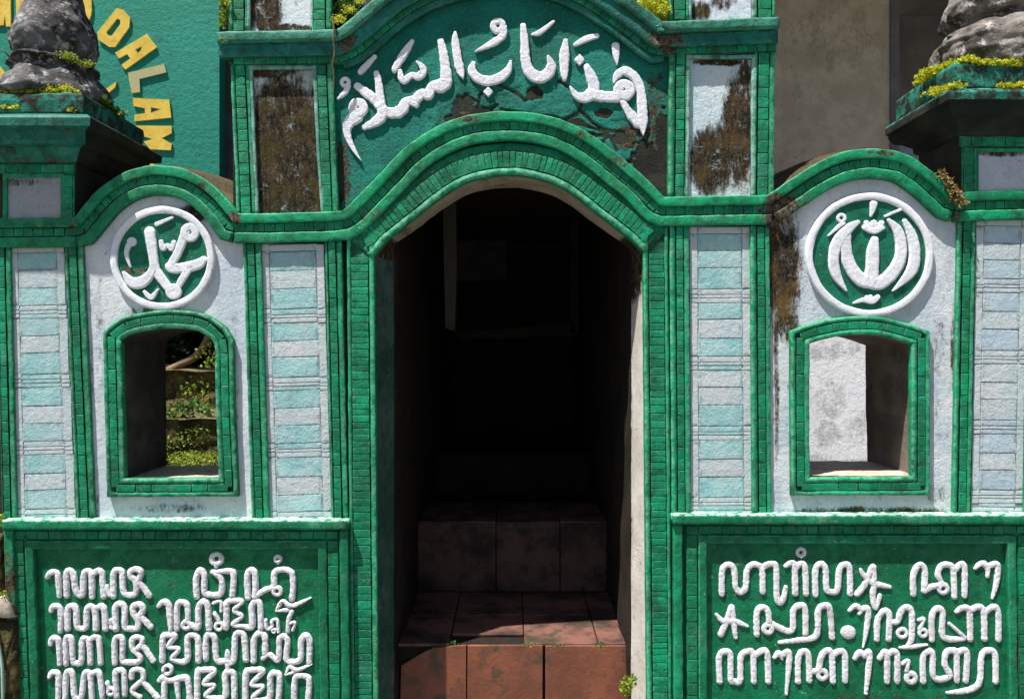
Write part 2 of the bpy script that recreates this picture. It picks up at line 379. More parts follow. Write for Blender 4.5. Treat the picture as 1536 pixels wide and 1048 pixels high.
def tile_mat(name, a, b):
    t = NT(name)
    oi = t.n('ShaderNodeObjectInfo').outputs['Random']
    c = t.mix(t.mr(t.noise(9, 4), .35, .65), a, b)
    c = t.mix(t.mr(t.noise(24, 7, .75, .5), .46, .64, 0, .5), c, (.56, .60, .60)); c = t.mix(t.mr(t.noise(7, 5, .7, .5), .5, .68, 0, .4), c, tuple(.3 * x + .7 * y for x, y in zip(a, (.30, .52, .52))))
    c = t.mix(t.math('MULTIPLY', oi, .35), c, tuple(.5 * (x + y) * .8 for x, y in zip(a, (.5, .56, .58))))
    at = t.n('ShaderNodeAttribute', attribute_name='edge').outputs['Fac']
    c = t.mix(t.math('MULTIPLY', t.math('ABSOLUTE', at), t.mr(t.noise(60, 6, .7), .46, .56, 0, .7), True), c, (.15, .17, .17))
    c = t.mix(t.mr(t.noise(5, 6, .7, .5, sc=(1, 1, .6)), .5, .62, 0, .4), c, (.42, .50, .51))
    c = t.mix(t.mr(t.noise(60, 8, .82), .59, .64, 0, .6), c, (.13, .14, .13)); c = t.mix(t.mr(t.noise(14, 8, .78, 0, sc=(1, 1, .5)), .52, .66, 0, .35), c, (.30, .32, .30))
    n = t.bump(t.noise(48, 6, .7), .0045, 1); n = t.bump(t.noise(170, 6, .75), .0018, 1, n)
    return t.done(c, .8, n, .2)
M['tile_teal'] = tile_mat('pale_teal_tile', (.22, .46, .46), (.34, .57, .55))
M['tile_white'] = tile_mat('off_white_tile', (.45, .53, .54), (.54, .55, .55))
M['tile_blue'] = tile_mat('grey_blue_tile', (.34, .46, .54), (.42, .52, .58))
M['joint'] = plaster_mat('grey_joint', (.15, .19, .20), (.26, .30, .30), [], rough_b=.001)

def simple(name, a, b, sc=8, bsc=60, bd=.002, rough=.8, detail=6, c=None, cs=30, spec=.3):
    t = NT(name); x = t.mix(t.mr(t.noise(sc, detail, .65), .38, .64), a, b)
    if c: x = t.mix(t.mr(t.noise(cs, 7, .75), .52, .64), x, c)
    n = t.bump(t.noise(bsc, 6, .7), bd, 1); return t.done(x, rough, n, spec)
M['yellow'] = simple('yellow_letter_paint', (.62, .42, .05), (.72, .52, .08), 12, 90, .001, .55, c=(.50, .30, .04), cs=40)
M['yellow_worn'] = simple('worn_yellow_paint', (.42, .36, .14), (.35, .36, .20), 12, 90, .001, .6, c=(.50, .44, .22), cs=30)
M['greenwall'] = simple('sea_green_wall_paint', (.003, .19, .125), (.005, .24, .165), 2.5, 30, .006, .6, c=(.004, .15, .105), cs=5)
M['stone'] = simple('grey_lichen_stone', (.022, .020, .020), (.15, .145, .14), 9, 60, .012, .95, c=(.42, .41, .40), cs=24)
M['stone2'] = simple('pale_lichen_stone', (.05, .042, .034), (.27, .24, .21), 9, 60, .012, .95, c=(.55, .52, .49), cs=20)
M['terracotta'] = simple('terracotta_tile', (.15, .052, .030), (.22, .075, .040), 7, 60, .002, .6, c=(.085, .05, .03), cs=8)
M['terracotta_dark'] = simple('grimy_terracotta', (.17, .075, .055), (.03, .019, .015), 6, 60, .002, .7, c=(.035, .038, .02), cs=7)
M['terracotta_deep'] = simple('painted_shade_terracotta', (.10, .05, .038), (.018, .012, .010), 5, 60, .003, .75, c=(.018, .017, .012), cs=9)  # darker copy for the inner riser, fade into shade painted in
M['concrete'] = simple('worn_concrete', (.13, .125, .11), (.18, .17, .15), 2, 50, .002, .85, c=(.09, .085, .075), cs=6)
M['soil'] = simple('garden_soil', (.05, .04, .015), (.09, .075, .03), 3, 40, .01, .95, c=(.05, .09, .015), cs=7)
M['terrace'] = simple('mossy_brown_masonry', (.035, .028, .010), (.15, .115, .035), 16, 50, .02, .95, c=(.012, .013, .005), cs=34)
M['terrace_top'] = simple('dusty_ledge', (.06, .05, .02), (.20, .14, .08), 18, 60, .012, .95, c=(.08, .11, .01), cs=24)
M['bark'] = simple('bark', (.16, .10, .05), (.25, .17, .09), 14, 60, .006, .9)
M['shade_roof'] = simple('dark_roof_sheet', (.10, .09, .08), (.14, .12, .10), 4, 30, .002, .7)
M['sill'] = simple('sandy_sill', (.42, .35, .27), (.50, .43, .34), 9, 90, .004, .9, c=(.22, .17, .12), cs=25)
def leaf_mat(name, a, b, tr=.35):
    t = NT(name); oi = t.noise(45, 3); c = t.mix(t.mr(oi, .35, .65), a, b)
    m = t.done(c, .55, None, .3)
    tl = t.n('ShaderNodeBsdfTranslucent'); t.l(c, tl.inputs[0]); mx = t.n('ShaderNodeMixShader'); mx.inputs[0].default_value = tr
    t.t.links.new(t.b.outputs[0], mx.inputs[1]); t.t.links.new(tl.outputs[0], mx.inputs[2]); t.t.links.new(mx.outputs[0], t.o.inputs[0])
    return m
M['leaf_yellow'] = leaf_mat('yellow_green_leaves', (.62, .60, .04), (.42, .46, .03))
M['leaf_green'] = leaf_mat('green_leaves', (.05, .13, .02), (.10, .20, .03))
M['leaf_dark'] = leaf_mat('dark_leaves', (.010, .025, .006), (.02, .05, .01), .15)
M['leaf_lime'] = leaf_mat('lime_leaves', (.20, .30, .03), (.30, .36, .04))
M['leaf_rust'] = leaf_mat('dry_leaves', (.32, .17, .08), (.20, .20, .05))

# ------------------------------------------------------------------ the ground
def ground():
    v, f = [], []
    n = 40
    for j in range(n + 1):
        for i in range(n + 1):
            u = (i / n * 2 - 1); t = (j / n * 2 - 1)
            x = math.copysign(abs(u) ** 3 * 150 + abs(u) * 3, u); y = math.copysign(abs(t) ** 3 * 150 + abs(t) * 3, t)
            v.append((x, y, .01 * nz(x, y)))
    for j in range(n):
        for i in range(n): f.append((j * (n + 1) + i, j * (n + 1) + i + 1, (j + 1) * (n + 1) + i + 1, (j + 1) * (n + 1) + i))
    tag(mk('ground', v, f, M['concrete']), kind='structure')
ground()
GY = 524 + CZ / S          # drawing height of the ground at the wall plane

# ------------------------------------------------------------------ outlines traced on the facade
ARCH = spline([(561, 385), (577, 362), (615, 332), (652, 302), (690, 277), (722, 266), (764, 261), (808, 267), (850, 284), (900, 322), (950, 361), (964, 377)], 10)
JL0, JL1, JR0, JR1 = (561, 385), (569, GY), (964, 377), (973, GY)
BASE_C = [(352, 342), (400, 342), (500, 339), (519, 337)]
CEN_ARCH = spline([(519, 337), (535, 327), (560, 302), (590, 271), (624, 236), (662, 211), (699, 196), (735, 190), (772, 189), (808, 193), (845, 204), (881, 224), (917, 252), (954, 283), (983, 313), (993, 317)], 6)
CENTRAL = [(352, 342), (400, 342), (500, 339)] + CEN_ARCH + [(1060, 316), (1158, 314)]
LEFTC = [(-60, 350), (0, 349), (112, 348)] + spline([(124, 345), (140, 325), (160, 302), (182, 285), (207, 274), (237, 270), (270, 275), (300, 291), (325, 315), (342, 339)], 5) + [(352, 342)]
RIGHTC = [(1158, 314)] + spline([(1166, 309), (1192, 292), (1222, 272), (1252, 256), (1282, 247), (1314, 245), (1347, 250), (1372, 264), (1397, 284), (1420, 306)], 5) + [(1432, 310), (1480, 308), (1600, 305)]
UPPER = [(329, 93), (350, 92), (500, 89)] + spline([(512, 88), (530, 81), (550, 66), (570, 49), (595, 28), (620, 11), (645, -2), (690, -16), (765, -24), (830, -16), (875, 3), (905, 22), (940, 47), (965, 67), (982, 78)], 6) + [(995, 77), (1165, 71)]

# ------------------------------------------------------------------ the gate
gate = thing('gateway', 768, GY, 0, 'tall green plastered gateway in the middle, pointed archway under white Arabic lettering', 'gateway')
T = .36
def off_path(path, o):
    ns = normals(path); return [(p[0] + n[0] * o, p[1] + n[1] * o) for p, n in zip(path, ns)]
arch_open = [JL1] + [JL0] + ARCH[1:-1] + [JR0] + [JR1]
# tower body (one solid wall with the archway cut out)
top = off_path(UPPER[3:-2], -40)
body = [(350, 330), (347, -150), (497, -150), (499, 42)] + [p for p in top if 505 < p[0] < 1000] + [(1006, 30), (1008, -150), (1163, -150), (1160, 330), (1160, GY)] + [(973 + 22, GY), (990, 375)] + \
    [p for p in reversed(off_path(ARCH, -18))] + [(545, 380), (569 - 22, GY), (372, GY), (366, 330)]
prism('wall', body, -.012, -T, M['side'], gate)
# arch lining behind the green band: the reveal and soffit, two sides and the curved underside
def lining():
    prism_pts = [JL0] + ARCH[1:-1] + [JR0]
    dep = [.004, -.18, -T]
    v, f = [], []
    m = len(prism_pts)
    for k in range(5):
        for (x, y) in prism_pts:
            d = -k / 4 * (.125 + .10 * max(0, 1 - abs(x - 764) / 195) ** .5)
            q = min(1, -d / .12); x_ = x + (max(x, 584) - x) * q if x < 768 else x + (min(x, 954) - x) * q
            v.append(P(x_ + .8 * nz(x * .1, y * .1, d * 30), y + .8 * nz(x * .1, d * 30, y * .1), d, 0.0))
    for k in range(4):
        for i in range(m - 1): f.append((k * m + i, k * m + i + 1, (k + 1) * m + i + 1, (k + 1) * m + i))
    mk('arch_soffit', v, f, M['soffit'], gate, smooth=True)
    def side(name, x0, y0, x1, mat, matb):
        v, f = [], []; n = 60
        ds = [0, -.03, -.06, -.09, -.12]
        for i in range(n + 1):
            t = i / n
            for k, d in enumerate(ds):
                w = .8 * nz(i * .3, k * .7, x0)
                xx = x0 + (x1 - x0) * t; tgt = 583 if x0 < 768 else 955
                v.append(P(xx + (tgt - xx) * (-d / .12) + w, y0 + (GY - y0) * t, d, 0.0))
        for i in range(n):
            for k in range(len(ds) - 1): f.append((i * 5 + k, i * 5 + k + 1, i * 5 + 6 + k, i * 5 + 5 + k))
        mk(name, v, f, mat, gate, smooth=True)
    side('jamb_reveal', 561, 385, 569, M['reveal_left'], 0)
    side('jamb_reveal', 964, 377, 973, M['reveal_right'], 0)
M['reveal_left'] = paint('faded_green_reveal', (.02, .07, .052), (.06, .10, .085), worn=(.16, .19, .17), edge=0, grime=.6, rnd=.02)
lining()

# passage beyond the arch (dark room): side walls, ceiling, back wall
def passage():
    xl0, xr0 = P(592, 0, -.12, 0).x + .0, P(944, 0, -.12, 0).x
    xl0, xr0 = -.415, .419
    ztop = CZ + (524 - 240) * S
    def wall(name, x, side, mat):
        v, f = [], []; nj, nk = 30, 34
        for j in range(nj + 1):
            for k in range(nk + 1):
                y = .12 + 2.6 * (j / nj) ** 1.6; z = -.02 + (ztop + .2) * k / nk
                bulge = .012 * nz(y * 7, z * 6, x) + .02 * nz(y * 2, z * 2, x + 4)
                v.append((x + side * (abs(bulge) * (1 if j else 0)), y, z))
        for j in range(nj):
            for k in range(nk):
                a = j * (nk + 1) + k; f.append((a, a + 1, a + nk + 2, a + nk + 1))
        mk(name, v, f, mat, gate, smooth=True)
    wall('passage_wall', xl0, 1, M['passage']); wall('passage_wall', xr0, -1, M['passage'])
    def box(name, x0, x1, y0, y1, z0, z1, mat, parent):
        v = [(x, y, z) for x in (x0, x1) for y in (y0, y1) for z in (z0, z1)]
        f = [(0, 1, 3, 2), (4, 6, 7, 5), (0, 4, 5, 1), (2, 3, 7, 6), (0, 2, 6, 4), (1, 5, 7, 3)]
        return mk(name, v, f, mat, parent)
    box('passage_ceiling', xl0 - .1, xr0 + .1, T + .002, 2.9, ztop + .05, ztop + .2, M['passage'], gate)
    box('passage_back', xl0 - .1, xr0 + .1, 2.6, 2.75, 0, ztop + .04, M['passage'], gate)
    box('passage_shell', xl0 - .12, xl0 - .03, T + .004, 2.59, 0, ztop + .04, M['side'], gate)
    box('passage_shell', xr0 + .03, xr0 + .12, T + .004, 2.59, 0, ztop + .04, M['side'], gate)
    # dull door frame deep inside: a post, a sill, and the dark door leaf
    pf = [(665, 300), (683, 290), (685, 400), (681, 496), (668, 492)]
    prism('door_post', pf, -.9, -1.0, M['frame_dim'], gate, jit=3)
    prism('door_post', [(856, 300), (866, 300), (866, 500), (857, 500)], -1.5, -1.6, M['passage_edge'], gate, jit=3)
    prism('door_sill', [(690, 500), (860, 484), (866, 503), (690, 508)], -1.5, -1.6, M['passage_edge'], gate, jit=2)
    return box
box = passage()

# green brick-lined band round the archway
def jamb(px0, px1, y0, lean, side):
    """px0 inner edge, px1 outer edge at the top; lean: shift at the ground."""
    a = px0 if px0 < px1 else px1; b = px1 if px0 < px1 else px0
    path = [((a + b) / 2, y0 - 34), ((a + b) / 2 + lean, GY)]
    h = (b - a) / 2
    # path runs down: offset + is towards the left
    lip = 8
    prof = [(-h, -.014, 0), (-h, .012, .4), (-h + 1, .0155, 1), (-h + lip - 1, .0155, .5), (-h + lip, .009, -.8), (h - 6, .009, -.8), (h - 5, .0145, .6), (h - 1, .0145, .5), (h, .010, .3), (h, -.014, 0)]
    if side > 0: prof = [(-o, d, e) for o, d, e in reversed(prof)]
    j = sweep('door_jamb', path, prof, M['green'], gate, ref=.012, step=8)
    w_ = 2 * h - lip - 8
    brick_row([(path[0][0] + (-1.3 if side < 0 else 1.3), y0 + 5), (path[1][0] + (-1.3 if side < 0 else 1.3), GY)], w_, 10.6, .0125, M['green_brick'], j, 'soldier_brick', gap=1.0, vary=.2)
jamb(561, 520, 381, 8, -1)
jamb(964, 1002, 375, 8, 1)
# curved band over the arch
prof = [(1.5, -.01, 0), (1, .014, .4), (0, .0175, 1), (-8, .0175, .9), (-9.5, .012, -.8), (-36, .012, -.5), (-46, .0125, 0), (-46, -.01, 0)]
arch_band = sweep('arch_band', [(558, 386)] + ARCH[1:-1] + [(966, 378)], prof, M['green'], gate, ref=.012)
brick_row([(552, 380)] + ARCH[1:-1] + [(968, 372)], 23, 9.2, .0155, M['green_brick'], arch_band, 'voussoir', gap=1.0, vary=.2, off=-22)

# main cornice: two rolls and the brick course between them
def cornice(path, parent, name='cornice', dz=0.0):
    c = sweep(name, path, [(-8, -.01, -1), (-7, .009 + dz, -.8), (7, .009 + dz, -.8), (8, -.01, -1)], M['groove'], parent, ref=.02)
    sweep('cornice_roll', path, roll(-22, -7.5, -.012, .026 + dz, 1.4, .003), M['green'], parent, ref=.026)
    sweep('cornice_roll', path, roll(7.0, 22, -.012, .024 + dz, 1.4, .003), M['green'], parent, ref=.024)
    brick_row(path, 11.5, 14.6, .013 + dz, M['green_brick'], c)
cornice(CENTRAL, gate)

# upper cornice: bricks, two slabs, a lower roll round the tympanum
uc = sweep('upper_cornice', UPPER[1:], [(-7.5, -.01, 0)] + roll(-7, 7, .002, .008, 1.5, .002) + [(7.5, -.01, 0)], M['groove'], gate, ref=.015)
sweep('cornice_slab', UPPER, roll(-26, -6.5, -.012, .030, 2.5, .006), M['teal'], gate, ref=.03)
sweep('cornice_slab', [(UPPER[0][0] - 2, UPPER[0][1])] + UPPER[1:-1] + [(1171, 70)], roll(-46, -28, -.012, .042, 3, .009), M['weather_green'], gate, ref=.042)
sweep('cornice_slab', [(UPPER[0][0] + 3, UPPER[0][1])] + UPPER[1:], [(-29.5, -.01, 0), (-28.5, .02, 0), (-26, .02, 0), (-25, -.01, 0)], M['groove'], gate, ref=.02)
brick_row(UPPER[1:], 11, 15.2, .012, M['teal_brick'] if 'teal_brick' in M else M['green_brick'], uc)
TYA = [p for p in UPPER if 505 < p[0] < 997]
sweep('tympanum_roll', TYA, roll(6.5, 15.5, -.012, .014, 1.8, .004), M['teal'], gate, ref=.014)
for (a, b) in ((331, 352), (1158, 1169)):
    prism('cornice_end', rect(a, 47 if a < 700 else 27, b, 83 if a < 700 else 62), -.0125, -.2, M['weather_green'], gate, ref=.0)

# tower side columns with brick strips and mossy panels
def strip(x0t, x1t, b0t, b1t, x0b, x1b, b0b, b1b, yt, yb, parent, name='pilaster', d=.013, mat='green', length=16.5):
    cx0, cx1 = (x0t + x1t) / 2, (x0b + x1b) / 2; h = ((x1t - x0t) + (x1b - x0b)) / 4
    bo0, bo1 = (b0t + b1t) / 2 - cx0, (b0b + b1b) / 2 - cx1; bw = ((b1t - b0t) + (b1b - b0b)) / 2
    bo = -(bo0 + bo1) / 2                              # offsets: + is to the left on a path running down
    g0, g1 = bo - bw / 2 - 1, bo + bw / 2 + 1
    pr = [(-h, -.012, 0), (-h, d - .003, .6), (-h + .8, d, 1), (g0 - .6, d, .3), (g0, d - .004, -.9), (g1, d - .004, -.9), (g1 + .6, d, .3), (h - .8, d, 1), (h, d - .003, .6), (h, -.012, 0)]
    s_ = sweep(name, [(cx0, yt), (cx1, yb)], pr, M[mat], parent, ref=d, step=9)
    brick_row([(cx0 - bo, yt + 2), (cx1 - bo, yb)], bw - 1, length, d + .0005, M['green_brick'], s_, gap=1.0, vary=.14)
    return s_
# lower pilasters beside the tile panels
strip(364, 391, 370, 381, 377, 404, 384, 395, 364, 781, gate)
strip(486, 513, 490, 502, 498, 521, 504, 514, 360, 781, gate)
strip(1004, 1034, 1014, 1025, 1008, 1036, 1017, 1027, 338, 774, gate)
strip(1125, 1155, 1135, 1146, 1129, 1157, 1139, 1150, 338, 774, gate)
# tower strips
def towerframe(xs_t, xs_b, y0, y1, mat, panel_top):
    """xs: outer, brick L, brick R, panel L, panel R, brick L, brick R, outer"""
    a, b = xs_t, xs_b
    strip(a[0], a[3] - 4, a[1], a[2], b[0], b[3] - 4, b[1], b[2], y0, y1, gate, 'tower_strip', .010)
    strip(a[4] + 4, a[7], a[5], a[6], b[4] + 4, b[7], b[5], b[6], y0, y1, gate, 'tower_strip', .010)
    prism('mossy_panel', [(a[3] - 4, panel_top), (a[4] + 4, panel_top), (b[4] + 4, y1), (b[3] - 4, y1)], -.004, -.0119, M[mat], gate)
    # pale inner lip
    v = [(a[3] - 3, y1), (a[3] - 3, panel_top + 1), (a[4] + 3, panel_top + 1), (b[4] + 3, y1)]
    v[0] = (b[3] - 3, y1)
    sweep('panel_lip', v, roll(-2.6, 3.0, -.004, .009, 1, .002), M['lip'], gate, ref=.009, step=9)
towerframe((345, 352, 367, 378, 468, 475, 489, 500), (355, 362, 377, 388, 481, 485, 498, 506), 96, 324, 'mossA', 100)
towerframe((1003, 1014, 1027, 1036, 1128, 1137, 1153, 1164), (1003, 1013, 1026, 1032, 1127, 1136, 1152, 1160), 78, 298, 'mossB', 84)
towerframe((342, 350, 366, 375, 465, 470, 488, 497), (342, 350, 366, 375, 465, 470, 488, 497), -140, 47, 'mossC', -120)
towerframe((1004, 1011, 1028, 1038, 1128, 1137, 1157, 1163), (1004, 1011, 1028, 1038, 1128, 1137, 1157, 1163), -140, 30, 'mossD', -120)

# tympanum: rough plaster with cracks and fallen patches
CR = [[(745, 125), (765, 135), (778, 142), (788, 152), (797, 145), (800, 132)], [(752, 165), (790, 172), (830, 176), (845, 181), (868, 170), (873, 152)], [(722, 140), (717, 165), (712, 178)],
      [(872, 168), (890, 185), (905, 195), (915, 205), (925, 225)], [(905, 195), (935, 200), (942, 212)], [(838, 122), (852, 130), (868, 145)], [(745, 158), (733, 168), (720, 176)], [(910, 205), (900, 222), (885, 215)], [(845, 181), (870, 186), (900, 196)]]
PATCH = [(698, 158, 18, 14), (722, 168, 14, 8), (750, 174, 26, 5), (802, 140, 11, 10), (857, 184, 20, 5), (905, 170, 13, 8), (930, 208, 10, 8), (968, 245, 22, 30), (985, 275, 18, 40), (684, 178, 16, 6), (994, 210, 8, 40), (510, 262, 6, 40), (880, 203, 24, 4)]
def tympanum():
    x0, x1, y0, y1 = 497, 1008, -45, 330; st = 2.0
    nx, ny = int((x1 - x0) / st), int((y1 - y0) / st)
    segs = [(a, b) for c in CR for a, b in zip([(p[0] + 2 * nz(p[0] * .3, p[1] * .3), p[1]) for p in densify(c, 5)][:-1], [(p[0] + 2 * nz(p[0] * .3, p[1] * .3), p[1]) for p in densify(c, 5)][1:])]
    def cd(x, y):
        m = 99
        for a, b in segs:
            if abs(a[0] - x) > 12 or abs(a[1] - y) > 12: continue
            dx, dy = b[0] - a[0], b[1] - a[1]; t = max(0, min(1, ((x - a[0]) * dx + (y - a[1]) * dy) / (dx * dx + dy * dy + 1e-9)))
            m = min(m, math.hypot(x - a[0] - dx * t, y - a[1] - dy * t))
        return m
    import bisect
    v, f, bare, keep = [], [], [], {}
    xs = [p[0] for p in CEN_ARCH]
    def ylim(x):
        i = bisect.bisect(xs, x)
        if i <= 0: return 345
        if i >= len(xs): return 322
        a, b = CEN_ARCH[i - 1], CEN_ARCH[i]; return a[1] + (b[1] - a[1]) * (x - a[0]) / (b[0] - a[0] + 1e-9)
    for j in range(ny + 1):
        for i in range(nx + 1):
            x, y = x0 + i * st, y0 + j * st
            h = -.010 + .0014 * nz(x * .03, y * .03) + .0009 * nz(x * .12, y * .12) + .0005 * nz(x * .4, y * .4)
            b = 0.0
            for (cx, cy, rx, ry) in PATCH:
                q = math.hypot((x - cx) / rx, (y - cy) / ry) + .42 * nz(x * .11, y * .11, 4) + .2 * nz(x * .3, y * .3, 9)
                if q < 1.15: b = max(b, min(1, (1.15 - q) * 5))
            h -= .005 * b - b * .004 * nz(x * .25, y * .25, 6)
            if 640 < x < 960 and 110 < y < 240:
                c = cd(x, y)
                if c < 3.2: h -= .009 * (1 - c / 3.2); b = max(b, .9 * (1 - c / 2.6))
                h += .0016 * nz(x * .045, y * .06, 12) + (.0016 if nz(x * .05, y * .05, 33) > 0 else 0)
            v.append(P(x, y, h, -.010)); bare.append(float(b))
            keep[(i, j)] = y < ylim(x) + 2
    for j in range(ny):
        for i in range(nx):
            if keep[(i, j)] and keep[(i + 1, j)]:
                f.append((j * (nx + 1) + i, j * (nx + 1) + i + 1, (j + 1) * (nx + 1) + i + 1, (j + 1) * (nx + 1) + i))
    o = mk('tympanum', v, f, M['tympanum'], gate, smooth=True)
    a = o.data.attributes.new('bare', 'FLOAT', 'POINT'); a.data.foreach_set('value', bare)
    # trim away what lies above the upper cornice
    return o
# clip the upper side: the tympanum sheet must not rise above the cornice curve
_y0 = tympanum()
bm = bmesh.new(); bm.from_mesh(_y0.data)
def up_y(x):
    for a, b in zip(UPPER[:-1], UPPER[1:]):
        if a[0] <= x <= b[0]: return a[1] + (b[1] - a[1]) * (x - a[0]) / (b[0] - a[0] + 1e-9)
    return 90
dl = []
for fc in bm.faces:
    c = fc.calc_center_median() ; f_ = (D + .010) / D * S
    px = c.x / f_ + 768; py = 524 - (c.z - CZ) / f_
    if py < up_y(px) - 30: dl.append(fc)
bmesh.ops.delete(bm, geom=dl, context='FACES'); bm.to_mesh(_y0.data); bm.free()

# tile panels: painted relief tiles in three columns
def tile_panel(xlt, xrt, xlb, xrb, yt, yb, parent, blue=False, first=10, mats=('tile_teal', 'tile_white')):
    p = prism('tile_panel', [(xlt, yt), (xrt, yt), (xrb, yb), (xlb, yb)], .000, -.0118, M['joint'], parent)
    if blue: mats = ('tile_blue', 'tile_white')
    ys = [yt, yt + 11]; kinds = [('thin', 0)]
    y = ys[-1]; seq = [('tall', 0, 27), ('tall', 1, 26), ('tall', 0, 29), ('thin', 2, 8), ('thin', 1, 5), ('thin', 2, 7)]; i = 0
    rows = [(yt, yt + 11, 'thin', 1)]
    while y < yb - 12:
        k, m, h = seq[i % 6]; h *= R.uniform(.90, 1.10); i += 1
        if y + h > yb - 22 and k == 'tall':
            h = min(h, yb - 14 - y)
        m = (0 if R.random() < .3 else 1) if m == 2 else m
        rows.append((y, y + h, k, m if R.random() > .1 else 1 - m)); y += h
    rows.append((y, (y + yb) / 2, 'thin', 0)); rows.append(((y + yb) / 2, yb, 'thin', 0))
    def xat(t, yy):
        q = (yy - yt) / (yb - yt); l = xlt + (xlb - xlt) * q; r = xrt + (xrb - xrt) * q; return l + (r - l) * t
    bw = 12.5 / (xrt - xlt)
    ang = math.atan2((xlb - xlt), (yb - yt))
    def tl(t0, t1, y0, y1, m, nm='tile'):
        ym = (y0 + y1) / 2; a, b = xat(t0, ym), xat(t1, ym)
        if y1 - y0 < 3: return
        brick(nm, (a + b) / 2, ym, b - a - R.uniform(.7, 1.6), y1 - y0 - R.uniform(.7, 1.7), -ang, .0008, M[mats[m]], p, t=.0011, tilt=0)
    ystart = rows[0][1]
    for (y0, y1, k, m) in rows:
        tl(bw, 1 - bw, y0, y1, m)
        if k == 'thin':
            if y0 - ystart > 12:
                tl(0, bw, ystart, y0, 1); tl(1 - bw, 1, ystart, y0, 1)
            tl(0, bw, y0, y1, 1); tl(1 - bw, 1, y0, y1, 1); ystart = y1
    return p
tile_panel(391, 486, 404, 498, 366, 781, gate)
tile_panel(1034, 1125, 1036, 1129, 340, 773, gate)

# ------------------------------------------------------------------ lettering
def stroke_geo(v, f, e, pts, base, h, sc, ox, oy, w0, wob=.08, flat=False, fat=1.0):
    q = [((x[0] / sc + ox), (x[1] / sc + oy), (x[2] if len(x) > 2 else w0) * fat / sc) for x in pts]
    q = spline(q, 1.6)
    ns = normals(q); m = 9
    prof = [(-1, 0), (-1, .7), (-.93, .96), (-.6, 1.0), (0, .99), (.6, 1.0), (.93, .96), (1, .7), (1, 0)] if flat else [(-1, 0), (-.97, .45), (-.82, .82), (-.45, 1.0), (0, 1.04), (.45, 1.0), (.82, .82), (.97, .45), (1, 0)]
    rows = []
    # rounded ends
    def tang(i, j):
        dx, dy = q[j][0] - q[i][0], q[j][1] - q[i][1]; L = math.hypot(dx, dy) or 1; return dx / L, dy / L
    t0 = tang(1, 0); t1 = tang(-2, -1)
    n0, n1 = ns[0], ns[-1]
    for a in (80, 50, 25):
        r = math.radians(a); w_ = q[0][2] / 2
        rows.append((q[0][0] + t0[0] * w_ * math.sin(r), q[0][1] + t0[1] * w_ * math.sin(r), q[0][2] * math.cos(r), n0, .35 + .65 * math.cos(r)))
    for p, n in zip(q, ns):
        L = math.hypot(*n); rows.append((p[0], p[1], p[2], (n[0] / L, n[1] / L), 1.0))
    for a in (25, 50, 80):
        r = math.radians(a); w_ = q[-1][2] / 2
        rows.append((q[-1][0] + t1[0] * w_ * math.sin(r), q[-1][1] + t1[1] * w_ * math.sin(r), q[-1][2] * math.cos(r), n1, .35 + .65 * math.cos(r)))
    st = len(v)
    for (x, y, w_, n, hh) in rows:
        ww = w_ / 2 * (1 + wob * 1.6 * nz(x * .2, y * .2, 8))
        for (o, k) in prof:
            X = x + n[0] * o * ww; Y = y + n[1] * o * ww
            X += wob * 5 * nz(X * .35, Y * .35, 1) * .5; Y += wob * 5 * nz(X * .35, Y * .35, 11) * .5
            kk = k * hh * (1 + (.12 if flat else .22) * nz(X * .25, Y * .25, 5) + (.07 if flat else .15) * nz(X * .8, Y * .8, 6)) if k else -.6
            v.append(P(X, Y, base + h * kk, base + h)); e.append(0.0)
    for i in range(len(rows) - 1):
        for j in range(m - 1):
            a = st + i * m + j; f.append((a, a + 1, a + m + 1, a + m))
    f.append(tuple(st + j for j in range(m))); f.append(tuple(st + (len(rows) - 1) * m + j for j in reversed(range(m))))

def ring(cx, cy, r, w=None):
    pts = [(cx + r * math.cos(a), cy + r * math.sin(a)) + ((w,) if w else ()) for a in [math.radians(k * 30 - 90) for k in range(13)]]
    return pts

def glyphs(groups, base, h, mat, parent, w0=50, name='letter', wob=.08, flat=False, fat=1.0):
    """groups: list of (ox, oy, scale, [glyph, ...]); a glyph is a list of strokes."""
    for ox, oy, sc, gl in groups:
        for g in gl:
            v, f, e = [], [], []
            for s_ in g: stroke_geo(v, f, e, s_, base, h * R.uniform(.97, 1.03), sc, ox, oy, w0, wob, flat, fat)
            mk(name, v, f, mat, parent, smooth=True)

